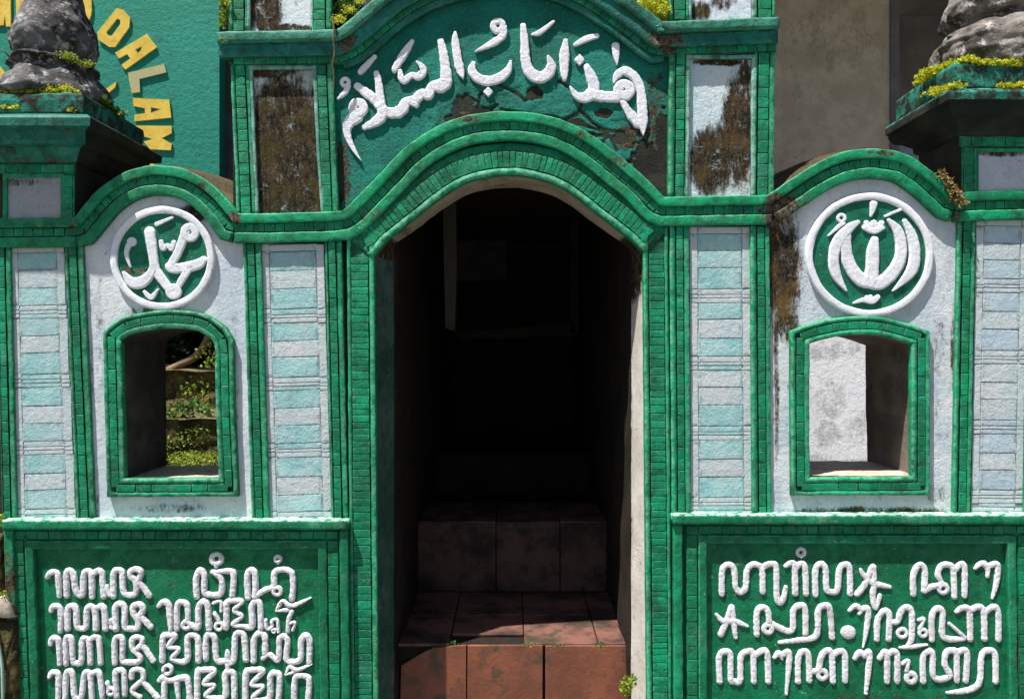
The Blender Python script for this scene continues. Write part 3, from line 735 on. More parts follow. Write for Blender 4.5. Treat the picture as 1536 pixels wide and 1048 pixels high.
ARABIC = [(500, 20, 5.99, [
    [[(240, 525, 46), (300, 460, 52), (372, 385, 34)]],
    [ring(105, 618, 32, 34), [(132, 650, 44), (100, 710, 42), (35, 768, 12)]],
    [[(212, 650, 60), (290, 710, 78), (385, 785, 90), (440, 870, 92), (410, 950, 95), (280, 1022, 50)], [(385, 535, 50), (405, 620, 62), (420, 760, 75), (430, 850, 80)],
     [(430, 865, 80), (530, 895, 92), (610, 870, 100), (650, 800, 88), (700, 775, 62), (740, 770, 98), (800, 715, 70), (850, 730, 92), (890, 650, 80), (960, 650, 118), (1010, 610, 112), (1005, 480, 82), (985, 340, 74), (965, 255, 60)],
     [(700, 800, 50), (745, 820, 55)]],
    [[(710, 245, 30), (640, 350, 66), (560, 480, 56), (545, 515, 40)]],
    [[(598, 515, 34), (610, 585, 60), (640, 600, 60), (700, 555, 52), (760, 565, 66), (810, 520, 62), (790, 470, 44), (748, 432, 14)]],
    [[(1095, 170, 24), (1095, 250, 66), (1115, 400, 74), (1140, 510, 72), (1165, 578, 18)]],
    [[(1258, 448, 40), (1245, 510, 70), (1290, 575, 84), (1390, 605, 84), (1498, 575, 84), (1570, 510, 66), (1594, 430, 24)]],
    [[(1392, 668, 12), (1392, 705, 82), (1392, 745, 12)]],
    [ring(1480, 112, 44, 56), [(1535, 120, 50), (1520, 200, 62), (1430, 265, 58), (1275, 342, 12)]]]),
    (740, 20, 5.99, [
    [[(268, 110, 50), (280, 250, 72), (290, 420, 84), (330, 530, 96), (420, 575, 100), (500, 530, 96), (520, 460, 78), (492, 385, 22)]],
    [[(352, 188, 22), (420, 168, 44), (545, 70, 22)]],
    [[(650, 245, 40), (640, 360, 84), (638, 480, 78), (640, 585, 46)]],
    [[(735, 280, 34), (830, 230, 52), (935, 200, 40)]],
    [[(775, 372, 14), (775, 420, 88), (775, 462, 14)]],
    [[(840, 480, 56), (880, 570, 90), (905, 670, 100), (860, 745, 96), (760, 745, 70), (690, 660, 16)], [(870, 720, 100), (990, 745, 92), (1120, 750, 96)], ring(1178, 688, 52, 88),
     [(1085, 625, 14), (1110, 560, 60), (1180, 515, 72), (1270, 570, 78), (1325, 690, 78), (1340, 850, 84), (1345, 980, 84), (1348, 1095, 8)], [(1160, 790, 44), (1230, 900, 78), (1310, 990, 90)]],
    [[(1100, 290, 68), (1105, 370, 60), (1112, 455, 14)]]]),
    (500, 120, 7.68, [
    [ring(285, 318, 62, 100), [(210, 250, 20), (190, 300, 30), (215, 400, 60)], [(260, 420, 150), (180, 490, 120), (155, 580, 90), (180, 690, 66), (240, 810, 44), (318, 928, 6)]]])]
glyphs(ARABIC, -.010, .0095, M['letter'], gate, w0=60, wob=.10, flat=True, fat=1.04)

# ------------------------------------------------------------------ side walls with niche, window opening and hood
def wing(px, name, label, wall_pts, hood_path, win, holes_mat, cpath, mat_wall, frame_path, frame_top, sill_y):
    w_ = thing(name, px, GY, 0, label, 'wall')
    prism('wall', wall_pts, 0.0, -.34, mat_wall, w_, holes=[win])
    cornice(cpath, w_)
    # hood: curved top running back over the whole thickness
    ns = hood_path
    v, f = [], []; m = len(ns)
    for k, d in enumerate([.0, -.08, -.16, -.25, -.34]):
        for (x, y) in off_path(hood_path, -20 - 22 * (-d / .34) ** .6):
            v.append(P(x, y + .9 * nz(x * .08, y * .08, d * 20), d, .0) + Vector((0, 0, .006 * nz(x * .05, d * 14))))
    for k in range(4):
        for i in range(m - 1): f.append((k * m + i, k * m + i + 1, (k + 1) * m + i + 1, (k + 1) * m + i))
    mk('hood_top', v, f, M['hood'], w_, smooth=True)
    fr = sweep('window_frame', frame_path, [(-14.5, -.002, 0), (-14.5, .017, .6), (-13.5, .021, 1), (-8, .021, .4), (-7.2, .0165, -.9), (5, .0165, -.9), (6, .0215, .4), (12, .021, 1), (13.5, .017, .6), (13.5, -.002, 0)], M['green'], w_, closed=True, ref=.02)
    for seg in frame_segments(frame_path):
        brick_row(seg, 10.5, 26, .0195, M['green_brick'], fr, gap=1.0, vary=.2, off=-1)
    return w_
def frame_segments(path):
    # split a closed path at its sharp corners
    segs, cur = [], [path[0]]
    n = len(path)
    for i in range(1, n):
        cur.append(path[i])
        if i < n - 1:
            a, b, c = path[i - 1], path[i], path[i + 1]
            t = abs((math.atan2(c[1] - b[1], c[0] - b[0]) - math.atan2(b[1] - a[1], b[0] - a[0]) + math.pi) % (2 * math.pi) - math.pi)
            if t > .7: segs.append(cur); cur = [path[i]]
    segs.append(cur); return segs

WIN_L = [(180, 722), (179, 600), (178, 520)] + spline([(178, 511), (192, 500), (215, 493), (262, 490), (300, 494), (322, 507)], 6) + [(327, 560), (328, 722)]
FR_L = [(174, 731), (171, 620), (168, 505)] + spline([(168, 504), (185, 491), (215, 483), (258, 479), (300, 484), (327, 500)], 6)[1:] + [(335, 514), (337, 620), (342, 730), (174, 731)]
hoodL = [p for p in LEFTC if 112 <= p[0] <= 352]
wall_L = [(143, GY), (141, 775), (125, 372)] + [p for p in off_path(hoodL, -20) if 128 < p[0] < 348] + [(372, 362), (384, 775), (384, GY)]
lw = wing(250, 'side_wall', 'white plastered wall with an arched window opening on mossy garden terraces', wall_L, hoodL, WIN_L, None, LEFTC[2:], M['white_left'], FR_L, 0, 0)
WIN_R = [(1211, 715), (1210, 600), (1211, 514)] + spline([(1211, 514), (1235, 505), (1270, 499), (1310, 499), (1345, 507), (1370, 516)], 6)[1:] + [(1370, 600), (1373, 714)]
FR_R = [(1202, 729), (1201, 620), (1201, 506)] + spline([(1201, 506), (1235, 495), (1275, 489), (1315, 489), (1355, 498), (1381, 507)], 6)[1:] + [(1381, 620), (1381, 728), (1202, 729)]
hoodR = [p for p in RIGHTC if 1158 <= p[0] <= 1433]
wall_R = [(1150, GY), (1148, 345), (1160.5, 330)] + [p for p in off_path(hoodR, -20) if 1162 < p[0] < 1432] + [(1440, 300), (1441, 340), (1429, 775), (1428, GY)]
rw = wing(1300, 'side_wall', 'white plastered wall with brown mould stains, arched window opening showing a white wall', wall_R, hoodR, WIN_R, None, RIGHTC[:-2], M['white_right'], FR_R, 0, 0)
# sandy sills and plastered reveals inside the openings
def sill(win, mat, parent, y):
    x0, x1 = min(p[0] for p in win), max(p[0] for p in win)
    v, f = [], []; n = 14; k = 8
    for j in range(k + 1):
        for i in range(n + 1):
            x = x0 + 1 + (x1 - x0 - 2) * i / n; d = .012 - .345 * j / k
            v.append(P(x, y - 1.5, d, 0) + Vector((0, 0, .003 * nz(x * .1, d * 20))))
    for j in range(k):
        for i in range(n): f.append((j * (n + 1) + i, j * (n + 1) + i + 1, (j + 1) * (n + 1) + i + 1, (j + 1) * (n + 1) + i))
    mk('window_sill', v, f, mat, parent, smooth=True)
def reveal(win, mat, parent):
    cx = sum(p[0] for p in win) / len(win); cy = sum(p[1] for p in win) / len(win)
    pts = densify(win, 12); v, f = [], []; m = len(pts); ds = [-.004, -.05, -.11, -.18, -.26, -.345]
    for d in ds:
        for x, y in pts:
            k = 1.3 if d < -.01 else .3
            v.append(P(x + (k if x < cx else -k) + 1.0 * nz(x * .1, y * .06, d * 15), y + (k if y < cy else 0), d, 0))
    for r in range(len(ds) - 1):
        for i in range(m - 1): f.append((r * m + i, r * m + i + 1, (r + 1) * m + i + 1, (r + 1) * m + i))
    mk('window_reveal', v, f, mat, parent, smooth=True)
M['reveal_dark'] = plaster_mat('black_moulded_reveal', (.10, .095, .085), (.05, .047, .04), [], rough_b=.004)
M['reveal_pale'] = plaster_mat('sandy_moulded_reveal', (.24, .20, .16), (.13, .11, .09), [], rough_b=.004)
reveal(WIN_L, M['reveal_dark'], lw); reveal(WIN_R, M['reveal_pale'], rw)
sill(WIN_L, M['sill'], lw, 722); sill(WIN_R, M['sill'], rw, 714)

# ------------------------------------------------------------------ medallions
def ellipse(cx, cy, rx, ry, n=72): return [(cx + rx * math.cos(2 * math.pi * i / n), cy + ry * math.sin(2 * math.pi * i / n)) for i in range(n)]
def medallion(cx, cy, rx, ry, w_, label, gl, sc, ox, oy, fat=1.08):
    m = thing('medallion', cx, cy, .0, label, 'medallion')
    prism('medallion_disc', ellipse(cx, cy, rx - 1, ry - 1), .008, .0005, M['disc'], m)
    sweep('medallion_ring', ellipse(cx, cy, rx, ry), roll(-w_ / 2, w_ / 2, .0005, .0155, 1.6, .003), M['ring'], m, closed=True, step=0, ref=.017)
    glyphs([(ox, oy, sc, gl)], .008, .0075, M['ring'], m, w0=50, wob=.04, flat=True, fat=fat)
M['disc'] = paint('medallion_green', (.003, .12, .062), (.004, .17, .09), edge=0, rnd=.02, worn=(.05, .3, .2), grime=.3, stains=[(190, 410, 12, 16, .8), (212, 408, 22, 6, .8), (1240, 372, 3, 3, .3)])
medallion(242.6, 387, 73, 73, 10.5, 'round white-ringed green medallion with Arabic calligraphy over the mossy garden window', [
    [[(400, 305, 86), (415, 400, 84), (432, 520, 76), (455, 640, 76), (530, 750, 72), (600, 845, 60)], [(440, 590, 60), (410, 670, 70), (330, 745, 92), (240, 745, 86), (172, 660, 22)],
     ring(610, 828, 40, 56), [(640, 800, 46), (690, 710, 56), (740, 640, 50)], [(560, 600, 46), (590, 625, 76), (700, 620, 84), (820, 590, 84), (872, 550, 60)], [(580, 600, 60), (640, 500, 66), (685, 390, 70), (715, 310, 74)], ring(752, 312, 50, 62)],
    [[(500, 390, 32), (518, 452, 46), (556, 420, 28), (590, 455, 44), (612, 395, 32)]], [[(460, 240, 34), (600, 180, 18)]], [ring(245, 392, 22, 36), [(215, 425, 42), (198, 500, 34), (232, 610, 16)]], [[(355, 828, 24), (412, 880, 42), (474, 808, 14)]]],
    5.822, 155, 295)
medallion(1305.5, 382, 90.5, 88, 10.5, 'larger round white-ringed green medallion with Arabic calligraphy over the window showing a white wall', [
    [[(445, 258, 36), (370, 310, 80), (285, 410, 100), (248, 540, 88), (268, 680, 82), (350, 810, 14)], [(345, 350, 90), (350, 480, 92), (375, 600, 106), (450, 705, 112), (540, 730, 120), (560, 610, 108), (565, 500, 106), (578, 400, 66)],
     [(545, 740, 110), (620, 750, 112), (720, 670, 108), (785, 550, 100), (790, 420, 92), (760, 320, 80), (690, 240, 30)]],
    [[(822, 250, 40), (880, 370, 84), (903, 520, 92), (870, 660, 90), (725, 812, 12)]],
    [[(512, 262, 40), (535, 315, 62), (572, 255, 34), (605, 315, 62), (636, 262, 40)], [(500, 300, 50), (575, 330, 50), (640, 300, 50)]], [[(570, 112, 64), (562, 160, 44), (548, 208, 16)]], [[(665, 210, 22), (790, 155, 24)]], [ring(310, 225, 28, 26), [(325, 262, 42), (205, 368, 12)]],
    [[(410, 910, 14), (490, 885, 40), (560, 895, 48), (605, 860, 40)], [(545, 860, 34), (550, 900, 34)], [(515, 860, 26), (520, 890, 26)]]],
    5.375, 1205, 285, fat=.96)

# ------------------------------------------------------------------ lower inscription panels
def inscription(name_px, label, outer, yt, inner, dl, gl, field, seed):
    """outer: xs (left roll, bricks, inner roll, field | field, inner roll, bricks, right roll) at the top; dl: lean to the ground per side."""
    a = thing('inscription_panel', name_px, GY, .03, label, 'inscription panel')
    ox0, bx0, ix0, fx0, fx1, ix1, bx1, ox1 = outer
    l0, l1 = dl
    yb = GY
    # solid base behind
    prism('panel_base', [(ox0 + 3, yt + 3), (ox1 - 2, yt + 3), (ox1 + l1 - 2, yb), (ox0 + l0 + 3, yb)], .0125, -.0125 if False else .0004, M['field'], a)
    # ledge
    sweep('ledge', [(ox0 - 2, yt + 7), (ox1, yt + 7)], [(-7, 0, 1.3), (-7, .025, 1.3), (-7, .046, 1.3), (-6.3, .049, 1.1), (-5.2, .050, .6), (-3, .0502, .1), (0, .0508, 0), (4, .0504, 0), (6.5, .050, .2), (7.2, .048, .5), (7.5, .046, .1), (7.5, 0, -1)], M['ledge'], a, ref=.05)  # high edge values along the top carry the painted highlight
    # outer rolls
    yb_l = 928 if seed == 1 else yb
    sweep('panel_border', [(ox0 + 6, yt + 15), (ox0 + 6 + l0 * (yb_l - yt) / (yb - yt), yb_l)], roll(-6.5, 6.5, .0005, .040, 1.6, .003), M['green_low'], a, ref=.04)
    sweep('panel_border', [(ox1 - 6, yt + 15), (ox1 - 6 + l1, yb)], roll(-6, 6, .0005, .040, 1.6, .003), M['green_low'], a, ref=.04)
    # brick band (U-shaped) on its ground
    def band(xa, xb, y0, la, lb): return [(xa + la, yb), (xa, y0), (xb, y0), (xb + lb, yb)]
    bxl, bxr = (bx0 + ix0) / 2, (ix1 + bx1) / 2 ; bh = (ix0 - bx0) / 2
    yb0 = yt + 22
    path = band(bxl, bxr, yb0, l0, l1)
    g = sweep('brick_band', path, [(-9.5, .0005, 0), (-9.5, .024, 0), (9.5, .024, 0), (9.5, .0005, 0)], M['green_low'], a, ref=.024, step=8)
    brick_row([(bxl + l0, yb), (bxl, yb0 + 8)], 15, 18.5, .0265, M['brick_low'], g)
    brick_row([(bxl - 8, yb0), (bxr + 8, yb0)], 11, 18, .0265, M['brick_low'], g)
    brick_row([(bxr, yb0 + 8), (bxr + l1, yb)], 15, 18.5, .0265, M['brick_low'], g)
    sweep('inner_border', band((ix0 + fx0) / 2, (fx1 + ix1) / 2, yt + 37, l0, l1), roll(-6.2, 6.2, .0005, .0325, 1.5, .003), M['green_low'], a, ref=.032, step=6)
    glyphs(gl, .0125, .0085 if seed == 1 else .0065, M['letter_low'], a, w0=52, wob=.12, fat=1.06)
    return a
M['brick_low'] = paint('lower_brick_paint', (.001, .14, .055), (.0015, .195, .085), worn=(.08, .36, .20), edge=.35, chips=.2, rnd=.18, stains=[(30, 900, 26, 90, .5)])
M['ledge'] = paint('ledge_paint_with_highlight', (.001, .145, .058), (.0015, .20, .085), worn=(.50, .72, .60), edge=.55, grime=.35, rnd=.02)  # pale top edge paints in the sunlit highlight, with some plaster dust
M['field'] = paint('inscription_ground_paint', (.001, .12, .046), (.001, .165, .065), edge=0, rnd=.02, worn=(.05, .34, .2), grime=.3, stains=[(270, 1060, 190, 20, .9), (1310, 1045, 160, 12, .55), (56, 1000, 8, 90, .6)], stain_amt=.7)

LG = [(50, 815, 5.99, [
    [[(118, 305, 38), (140, 268), (200, 262, 44), (215, 330), (225, 475, 40)]],
    [[(292, 470), (288, 280), (320, 245), (352, 285), (368, 400), (400, 465), (435, 450), (445, 280), (490, 250), (515, 300), (520, 478)], [(525, 275), (580, 245), (610, 270), (615, 350), (625, 478)]],
    [[(650, 385, 30), (662, 430, 38), (680, 470, 30)]],
    [[(712, 475), (712, 275), (750, 240), (790, 262), (798, 400), (825, 462), (905, 458), (920, 400), (905, 330), (865, 295), (868, 250), (920, 232), (962, 262), (945, 315)], [(930, 335), (980, 395), (1032, 470)]],
    [[(150, 608, 38), (165, 570), (225, 572, 44), (238, 640), (235, 790, 40)]],
    [[(300, 770), (300, 600), (335, 562), (375, 592), (385, 740), (430, 768), (465, 740), (475, 592), (520, 570), (548, 620), (555, 770)], [(550, 592), (600, 565), (630, 600), (640, 770)]],
    [[(690, 690, 34), (695, 760, 36)]],
    [[(735, 772), (728, 580), (770, 545), (812, 582), (815, 740), (850, 768), (928, 762), (930, 690), (892, 625), (892, 565), (945, 548), (980, 592), (950, 650)], [(960, 660), (1045, 752)]]]),
  (230, 815, 5.99, [
    [[(385, 480), (376, 330), (410, 242), (452, 290), (452, 430), (490, 462), (590, 460), (612, 390), (600, 310), (530, 262, 36)], [(525, 258, 40), (690, 252), (716, 300), (705, 468)]],
    [ring(562, 140, 44, 44), [(560, 180, 50), (560, 215, 30)]],
    [[(845, 490), (838, 300), (872, 240), (908, 275), (912, 400), (905, 480)], [(910, 478), (1000, 420), (1078, 385), (1082, 270), (1150, 235), (1235, 262), (1252, 380), (1240, 500)], ring(1108, 430, 34, 36)],
    [ring(1115, 140, 26, 32), [(1112, 160, 26), (1118, 185, 14)]],
    [[(40, 565, 36), (80, 528), (128, 550), (140, 650), (150, 775, 38)]],
    [[(205, 770), (208, 570), (248, 530), (298, 562), (305, 690, 44)], ring(290, 735, 32, 40), [(325, 728, 44), (395, 755), (398, 590), (440, 522), (482, 562), (495, 768)]],
    [[(535, 538, 28), (600, 520, 30), (605, 610, 28)], [(545, 630, 34), (580, 690, 32)], ring(585, 745, 32, 30)],
    [[(648, 760), (652, 600), (662, 525), (790, 522, 42), (722, 600, 38), (790, 655, 38), (712, 728, 42), (800, 745, 40), (880, 748), (880, 570), (920, 522), (955, 560), (962, 765)]],
    [[(1005, 690, 28), (1018, 768, 32), (1065, 748, 28), (1060, 700, 26), (1108, 690, 28), (1122, 795, 28)]], [ring(1080, 785, 16, 20)],
    [[(1100, 600, 16), (1125, 560, 36), (1160, 515, 30), (1215, 560, 40), (1300, 545, 38), (1410, 490, 14)], [(1100, 605, 20), (1200, 600, 40)]],
    [[(1240, 615, 44), (1210, 690, 38), (1205, 795, 36)], [(1215, 722, 28), (1268, 712, 28), (1250, 780, 26)]]]),
  (50, 930, 6.796, [
    [[(165, 250, 44), (180, 192, 54), (240, 195, 52), (250, 270, 54), (258, 450, 44)]],
    [[(325, 450, 54), (318, 215, 54), (350, 172, 54), (382, 215, 54), (395, 420, 54), (430, 440, 54), (478, 430, 54), (488, 215, 54), (520, 185, 54), (560, 230, 54), (572, 440, 54)], [(560, 205, 54), (630, 172, 54), (662, 215, 54), (678, 440, 54)]],
    [[(822, 440, 54), (820, 215, 54), (868, 172, 54), (902, 212, 54), (900, 400, 54), (930, 430, 54), (1050, 430, 54), (1085, 380, 50), (1005, 295, 50), (1000, 205, 54), (1045, 172, 54), (1100, 195, 54), (1095, 250, 54), (1050, 295, 50)], [(1110, 262, 54), (1212, 415, 54)]],
    [[(155, 580, 44), (180, 538, 54), (240, 548, 54), (246, 650, 54), (240, 820, 46)]],
    [[(315, 820, 54), (322, 565, 54), (355, 522, 54), (392, 565, 54), (412, 780, 54), (478, 790, 54), (508, 565, 54), (540, 532, 54), (572, 580, 54), (590, 820, 54)], [(580, 552, 54), (640, 530, 54), (670, 575, 54), (700, 820, 54)]],
    [[(745, 640, 40), (765, 700, 40)], ring(785, 730, 32, 34)],
    [[(842, 790, 54), (826, 545, 54), (870, 512, 54), (915, 545, 54), (925, 760, 54)]],
    [[(992, 590, 50), (1000, 522, 54), (1060, 500, 54), (1108, 532, 54), (1108, 610, 54), (1050, 660, 50), (1000, 725, 46), (1080, 790, 46)], [(1122, 642, 54), (1262, 800, 54)]]]),
  (230, 930, 6.0, [
    [[(75, 370), (78, 165), (110, 138), (190, 142), (130, 238, 40), (222, 262, 40), (165, 350, 42), (295, 365), (300, 165), (350, 138), (393, 172), (400, 370)]],
    [[(468, 350), (468, 165), (510, 132), (548, 180), (565, 355), (640, 372), (715, 365), (732, 145), (785, 115), (812, 152), (828, 360)]], [[(658, 280, 26), (662, 320, 48), (664, 455, 36)]],
    [[(898, 370), (902, 175), (950, 122), (998, 152), (1000, 300)], [(985, 345, 42), (1040, 310, 40), (1118, 362, 44), (1130, 175), (1175, 150), (1205, 192), (1198, 360), (1315, 360), (1325, 195), (1365, 140), (1403, 192), (1400, 380)]],
    [[(1185, 492, 16), (1225, 420, 36), (1290, 450, 40), (1425, 398, 10)], [(1190, 490, 16), (1260, 470, 36)]],
    [[(48, 545, 40), (80, 520), (140, 545), (275, 522), (308, 570), (322, 720)], [(92, 560), (92, 720)], [(205, 560), (212, 640, 40), (222, 720, 40)]], [ring(122, 448, 38, 32)],
    [[(388, 720), (392, 475), (430, 452), (540, 462), (450, 570, 40), (540, 592, 40), (470, 682, 42), (635, 695), (640, 495), (680, 468), (718, 495), (725, 720)]],
    [[(822, 720), (828, 485), (870, 452), (980, 462), (882, 580, 40), (980, 602, 40), (890, 705, 42), (1035, 705), (1050, 505), (1098, 480), (1132, 520), (1122, 720)]],
    [[(1262, 720), (1270, 532), (1310, 502), (1378, 512), (1400, 562), (1388, 720)]]])]
inscription(262, 'green panel with four lines of white Javanese script under the mossy garden window', (5, 18, 36, 50, 477, 489, 509, 521), 780, None, (16, 6), LG, None, 1)
RG = [(1060, 815, 6.0, [
    [[(140, 455), (145, 245), (190, 192), (240, 212), (260, 300), (265, 395), (310, 440), (355, 395), (365, 255), (410, 192), (478, 202), (505, 262), (510, 435)], [(510, 215), (580, 182), (630, 222), (636, 480), (668, 535), (700, 480), (716, 395, 36)]],
    [[(715, 205, 36), (760, 178), (795, 202), (802, 450)], [(805, 222), (850, 182), (890, 222), (900, 452)]], [ring(853, 80, 34, 32), [(853, 115, 28), (855, 130, 10)]],
    [[(985, 462), (985, 245), (1030, 182), (1075, 232), (1082, 390), (1105, 432), (1180, 422), (1198, 245), (1240, 190), (1290, 222), (1298, 452)]],
    [[(130, 820), (185, 695), (228, 570, 44), (245, 700), (265, 845, 36)], [(90, 640, 26), (150, 700), (250, 700, 56), (370, 745, 24)]],
    [[(455, 820), (458, 620), (510, 575), (555, 612), (568, 715)], ring(555, 768, 36, 44), [(605, 730), (690, 775), (750, 792), (782, 755), (785, 605), (840, 560), (890, 592), (895, 812)]],
    [[(660, 892, 30), (830, 872, 44), (965, 850), (1005, 780), (1010, 605), (1060, 562), (1112, 592), (1135, 845)]], [[(1270, 800, 112), (1290, 802, 112)]],
    [[(1290, 605, 30), (1345, 562, 44), (1395, 600, 44), (1375, 635, 24)], [(1395, 595, 44), (1450, 582), (1460, 650), (1440, 800, 40), (1412, 935, 12)]]]),
  (1280, 815, 6.0, [
    [[(40, 455), (110, 370), (185, 205, 44), (190, 380), (182, 480), (205, 580, 46), (245, 470, 36)], [(72, 235, 24), (95, 280, 44), (165, 350, 50), (250, 375, 50), (335, 392, 34)]],
    [[(548, 455), (548, 285), (600, 192), (650, 240), (645, 425, 54)], [(650, 425), (700, 395), (795, 362, 44), (768, 280), (795, 205), (860, 192), (905, 240), (918, 480)], ring(815, 408, 38, 40), [(925, 235), (980, 182), (1010, 240), (1008, 470)]],
    [[(1105, 225, 30), (1160, 178), (1212, 212), (1215, 300, 28)], [(1215, 212), (1290, 182), (1310, 235), (1290, 380, 44), (1255, 495, 16)]],
    [[(218, 860), (228, 680), (290, 605), (330, 655), (325, 862)], [(350, 712, 44), (405, 700), (432, 620), (480, 575), (530, 620), (532, 840), (500, 915, 40)], ring(445, 808, 38, 34), [(425, 940, 24), (540, 930, 40), (670, 912, 16)]],
    [[(595, 690, 28), (640, 680, 32), (605, 770, 32)], ring(632, 805, 32, 32)],
    [[(715, 865), (715, 655), (760, 588), (810, 622), (808, 815), (860, 860), (960, 862, 44), (1005, 845, 34), (870, 722, 30)]],
    [[(935, 615, 36), (990, 582), (1050, 612), (1060, 862)], [(1062, 602), (1130, 572), (1180, 612), (1188, 858)], [(1192, 622), (1268, 572), (1312, 622), (1315, 865)]]]),
  (1060, 930, 6.0, [
    [[(122, 552), (116, 335), (165, 285), (215, 312), (222, 535), (255, 552), (305, 545), (312, 335), (370, 285), (420, 312), (430, 552)], [(432, 322), (510, 275), (550, 312), (560, 552)]],
    [[(615, 335, 34), (655, 300), (682, 350, 24)], [(690, 312), (742, 290), (745, 400), (720, 665, 24)]],
    [[(828, 552), (832, 335), (885, 280), (922, 332), (930, 545)], [(940, 462, 44), (1010, 448), (1032, 345), (1070, 285), (1128, 302), (1142, 552)], ring(1045, 492, 38, 40), [(1142, 312), (1210, 280), (1250, 322), (1252, 545)]],
    [[(1340, 345, 40), (1380, 292), (1430, 322)], [(1425, 312), (1470, 290), (1462, 450), (1438, 660, 28)]]]),
  (1280, 930, 6.0, [
    [[(240, 345, 40), (288, 288), (310, 332), (310, 552)], [(312, 312), (370, 282), (402, 332), (402, 552)]], [[(450, 392, 32), (500, 368, 36), (485, 460, 36)], ring(525, 520, 40, 46)],
    [[(636, 552), (636, 335), (690, 280), (722, 322), (725, 495), (785, 535), (875, 500), (830, 400), (842, 295), (900, 275), (935, 312), (940, 545)], [(942, 292), (1010, 272), (1032, 332), (1020, 545)]],
    [[(850, 655, 24), (1000, 640), (1112, 600), (1150, 520), (1162, 325), (1220, 275), (1282, 312), (1290, 555)]]])]
inscription(1275, 'green panel with three lines of white Javanese script under the window showing a white wall', (1011, 1028, 1047, 1061, 1511, 1525, 1543, 1556), 772, None, (2, 6), RG, None, 2)
# green skirting behind the panels, from the ledge to the ground
prism('lower_wall', [(8, 779), (143, 779), (143, GY), (24, GY)], .0, -.2, M['side'], lw)

# ------------------------------------------------------------------ corner pillars
def pillar(label, xs, y_top, y_bot, tilepos, boxx, boxy, cap, finial_mat, left):
    p = thing('gate_pillar', xs[0], GY, 0, label, 'pillar')
    return p
pl = thing('gate_pillar', 60, GY, -.12, 'corner pillar with aqua tile panel and grey box block, below the stone finial in front of the green wall', 'pillar')
prism('shaft', [(-60, 340), (124, 340), (141, 778), (143, GY), (-45, GY)], -.0005, -.30, M['side'], pl)
strip(-6, 14, -3, 6, 3, 25, 6, 17, 368, 781, pl)
strip(96, 124, 105, 117, 115, 142, 119, 130, 366, 781, pl)
tile_panel(14, 96, 25, 115, 368, 781, pl)
pr_ = thing('gate_pillar', 1530, GY, -.12, 'corner pillar with grey-blue tile panel and pale box block, in front of the brown wall', 'pillar')
prism('shaft', [(1441.5, 320), (1640, 320), (1640, GY), (1429, GY), (1430, 778)], -.0005, -.30, M['side'], pr_)
strip(1437, 1464, 1446, 1456, 1429, 1456, 1436, 1449, 328, 774, pr_)
tile_panel(1464, 1545, 1456, 1534, 328, 774, pr_, blue=True)
strip(1545, 1570, 1550, 1562, 1536, 1562, 1541, 1552, 328, 774, pr_)
sweep('cornice_roll', [(-60, 350), (0, 349), (113, 348)], roll(-22, -7.5, -.012, .0255, 1.4, .003), M['green'], pl, ref=.0255)
sweep('cornice_roll', [(-60, 350), (0, 349), (113, 348)], roll(7.0, 22, -.012, .0235, 1.4, .003), M['green'], pl, ref=.0235)
c_ = sweep('cornice', [(-60, 350), (0, 349), (113, 348)], [(-8, -.01, 0), (-7, .009, 0), (7, .009, 0), (8, -.01, 0)], M['groove'], pl, ref=.02)
brick_row([(-10, 349.2), (113, 348)], 11.5, 15, .0140, M['green_brick'], c_)

def block(parent, x0, x1, y0, y1, px0, px1, py0, bricks_row_y, colx, d=.012, mat='greybox', left=True):
    prism('block', rect(x0, y0, x1, y1), d, -.25, M['block_side'], parent)
    prism('block_panel', rect(px0, py0, px1, y1), d + .0015, d - .001, M[mat], parent)
    pth = [(px0 - 3, y1 - 2), (px0 - 3, py0 - 3), (px1 + 3, py0 - 3), (px1 + 3, y1 - 2)]
    sweep('block_lip', pth, roll(-3, 3, d - .001, d + .010, 1.2, .002), M['green'], parent, ref=d + .009)
    g = sweep('block_border', [(x0, bricks_row_y), (x1, bricks_row_y)], roll(-7.5, 7.5, d - .001, d + .006, 1, .001), M['green'], parent, ref=d + .006)
    brick_row([(x0 + 2, bricks_row_y), (x1 - 2, bricks_row_y)], 11, 16, d + .008, M['green_brick'], g)
    g = sweep('block_border', [((colx[0] + colx[1]) / 2, bricks_row_y + 8), ((colx[0] + colx[1]) / 2 + (0), y1)], roll(-(colx[1] - colx[0]) / 2 - 2, (colx[1] - colx[0]) / 2 + 2, d - .001, d + .006, 1, .001), M['green'], parent, ref=d + .006)
    brick_row([((colx[0] + colx[1]) / 2, bricks_row_y + 9), ((colx[0] + colx[1]) / 2, y1)], colx[1] - colx[0] - 1, 15, d + .008, M['green_brick'], g)
M['block_side'] = plaster_mat('black_stained_block', (.05, .05, .042), (.03, .03, .024), [], moss=(.05, .06, .01), rough_b=.004)
block(pl, -60, 112, 240, 330, 10, 91, 266, 253.5, (97, 109))
block(pr_, 1440, 1640, 200, 290, 1468, 1620, 228, 212.5, (1445, 1459), mat='greybox_right')
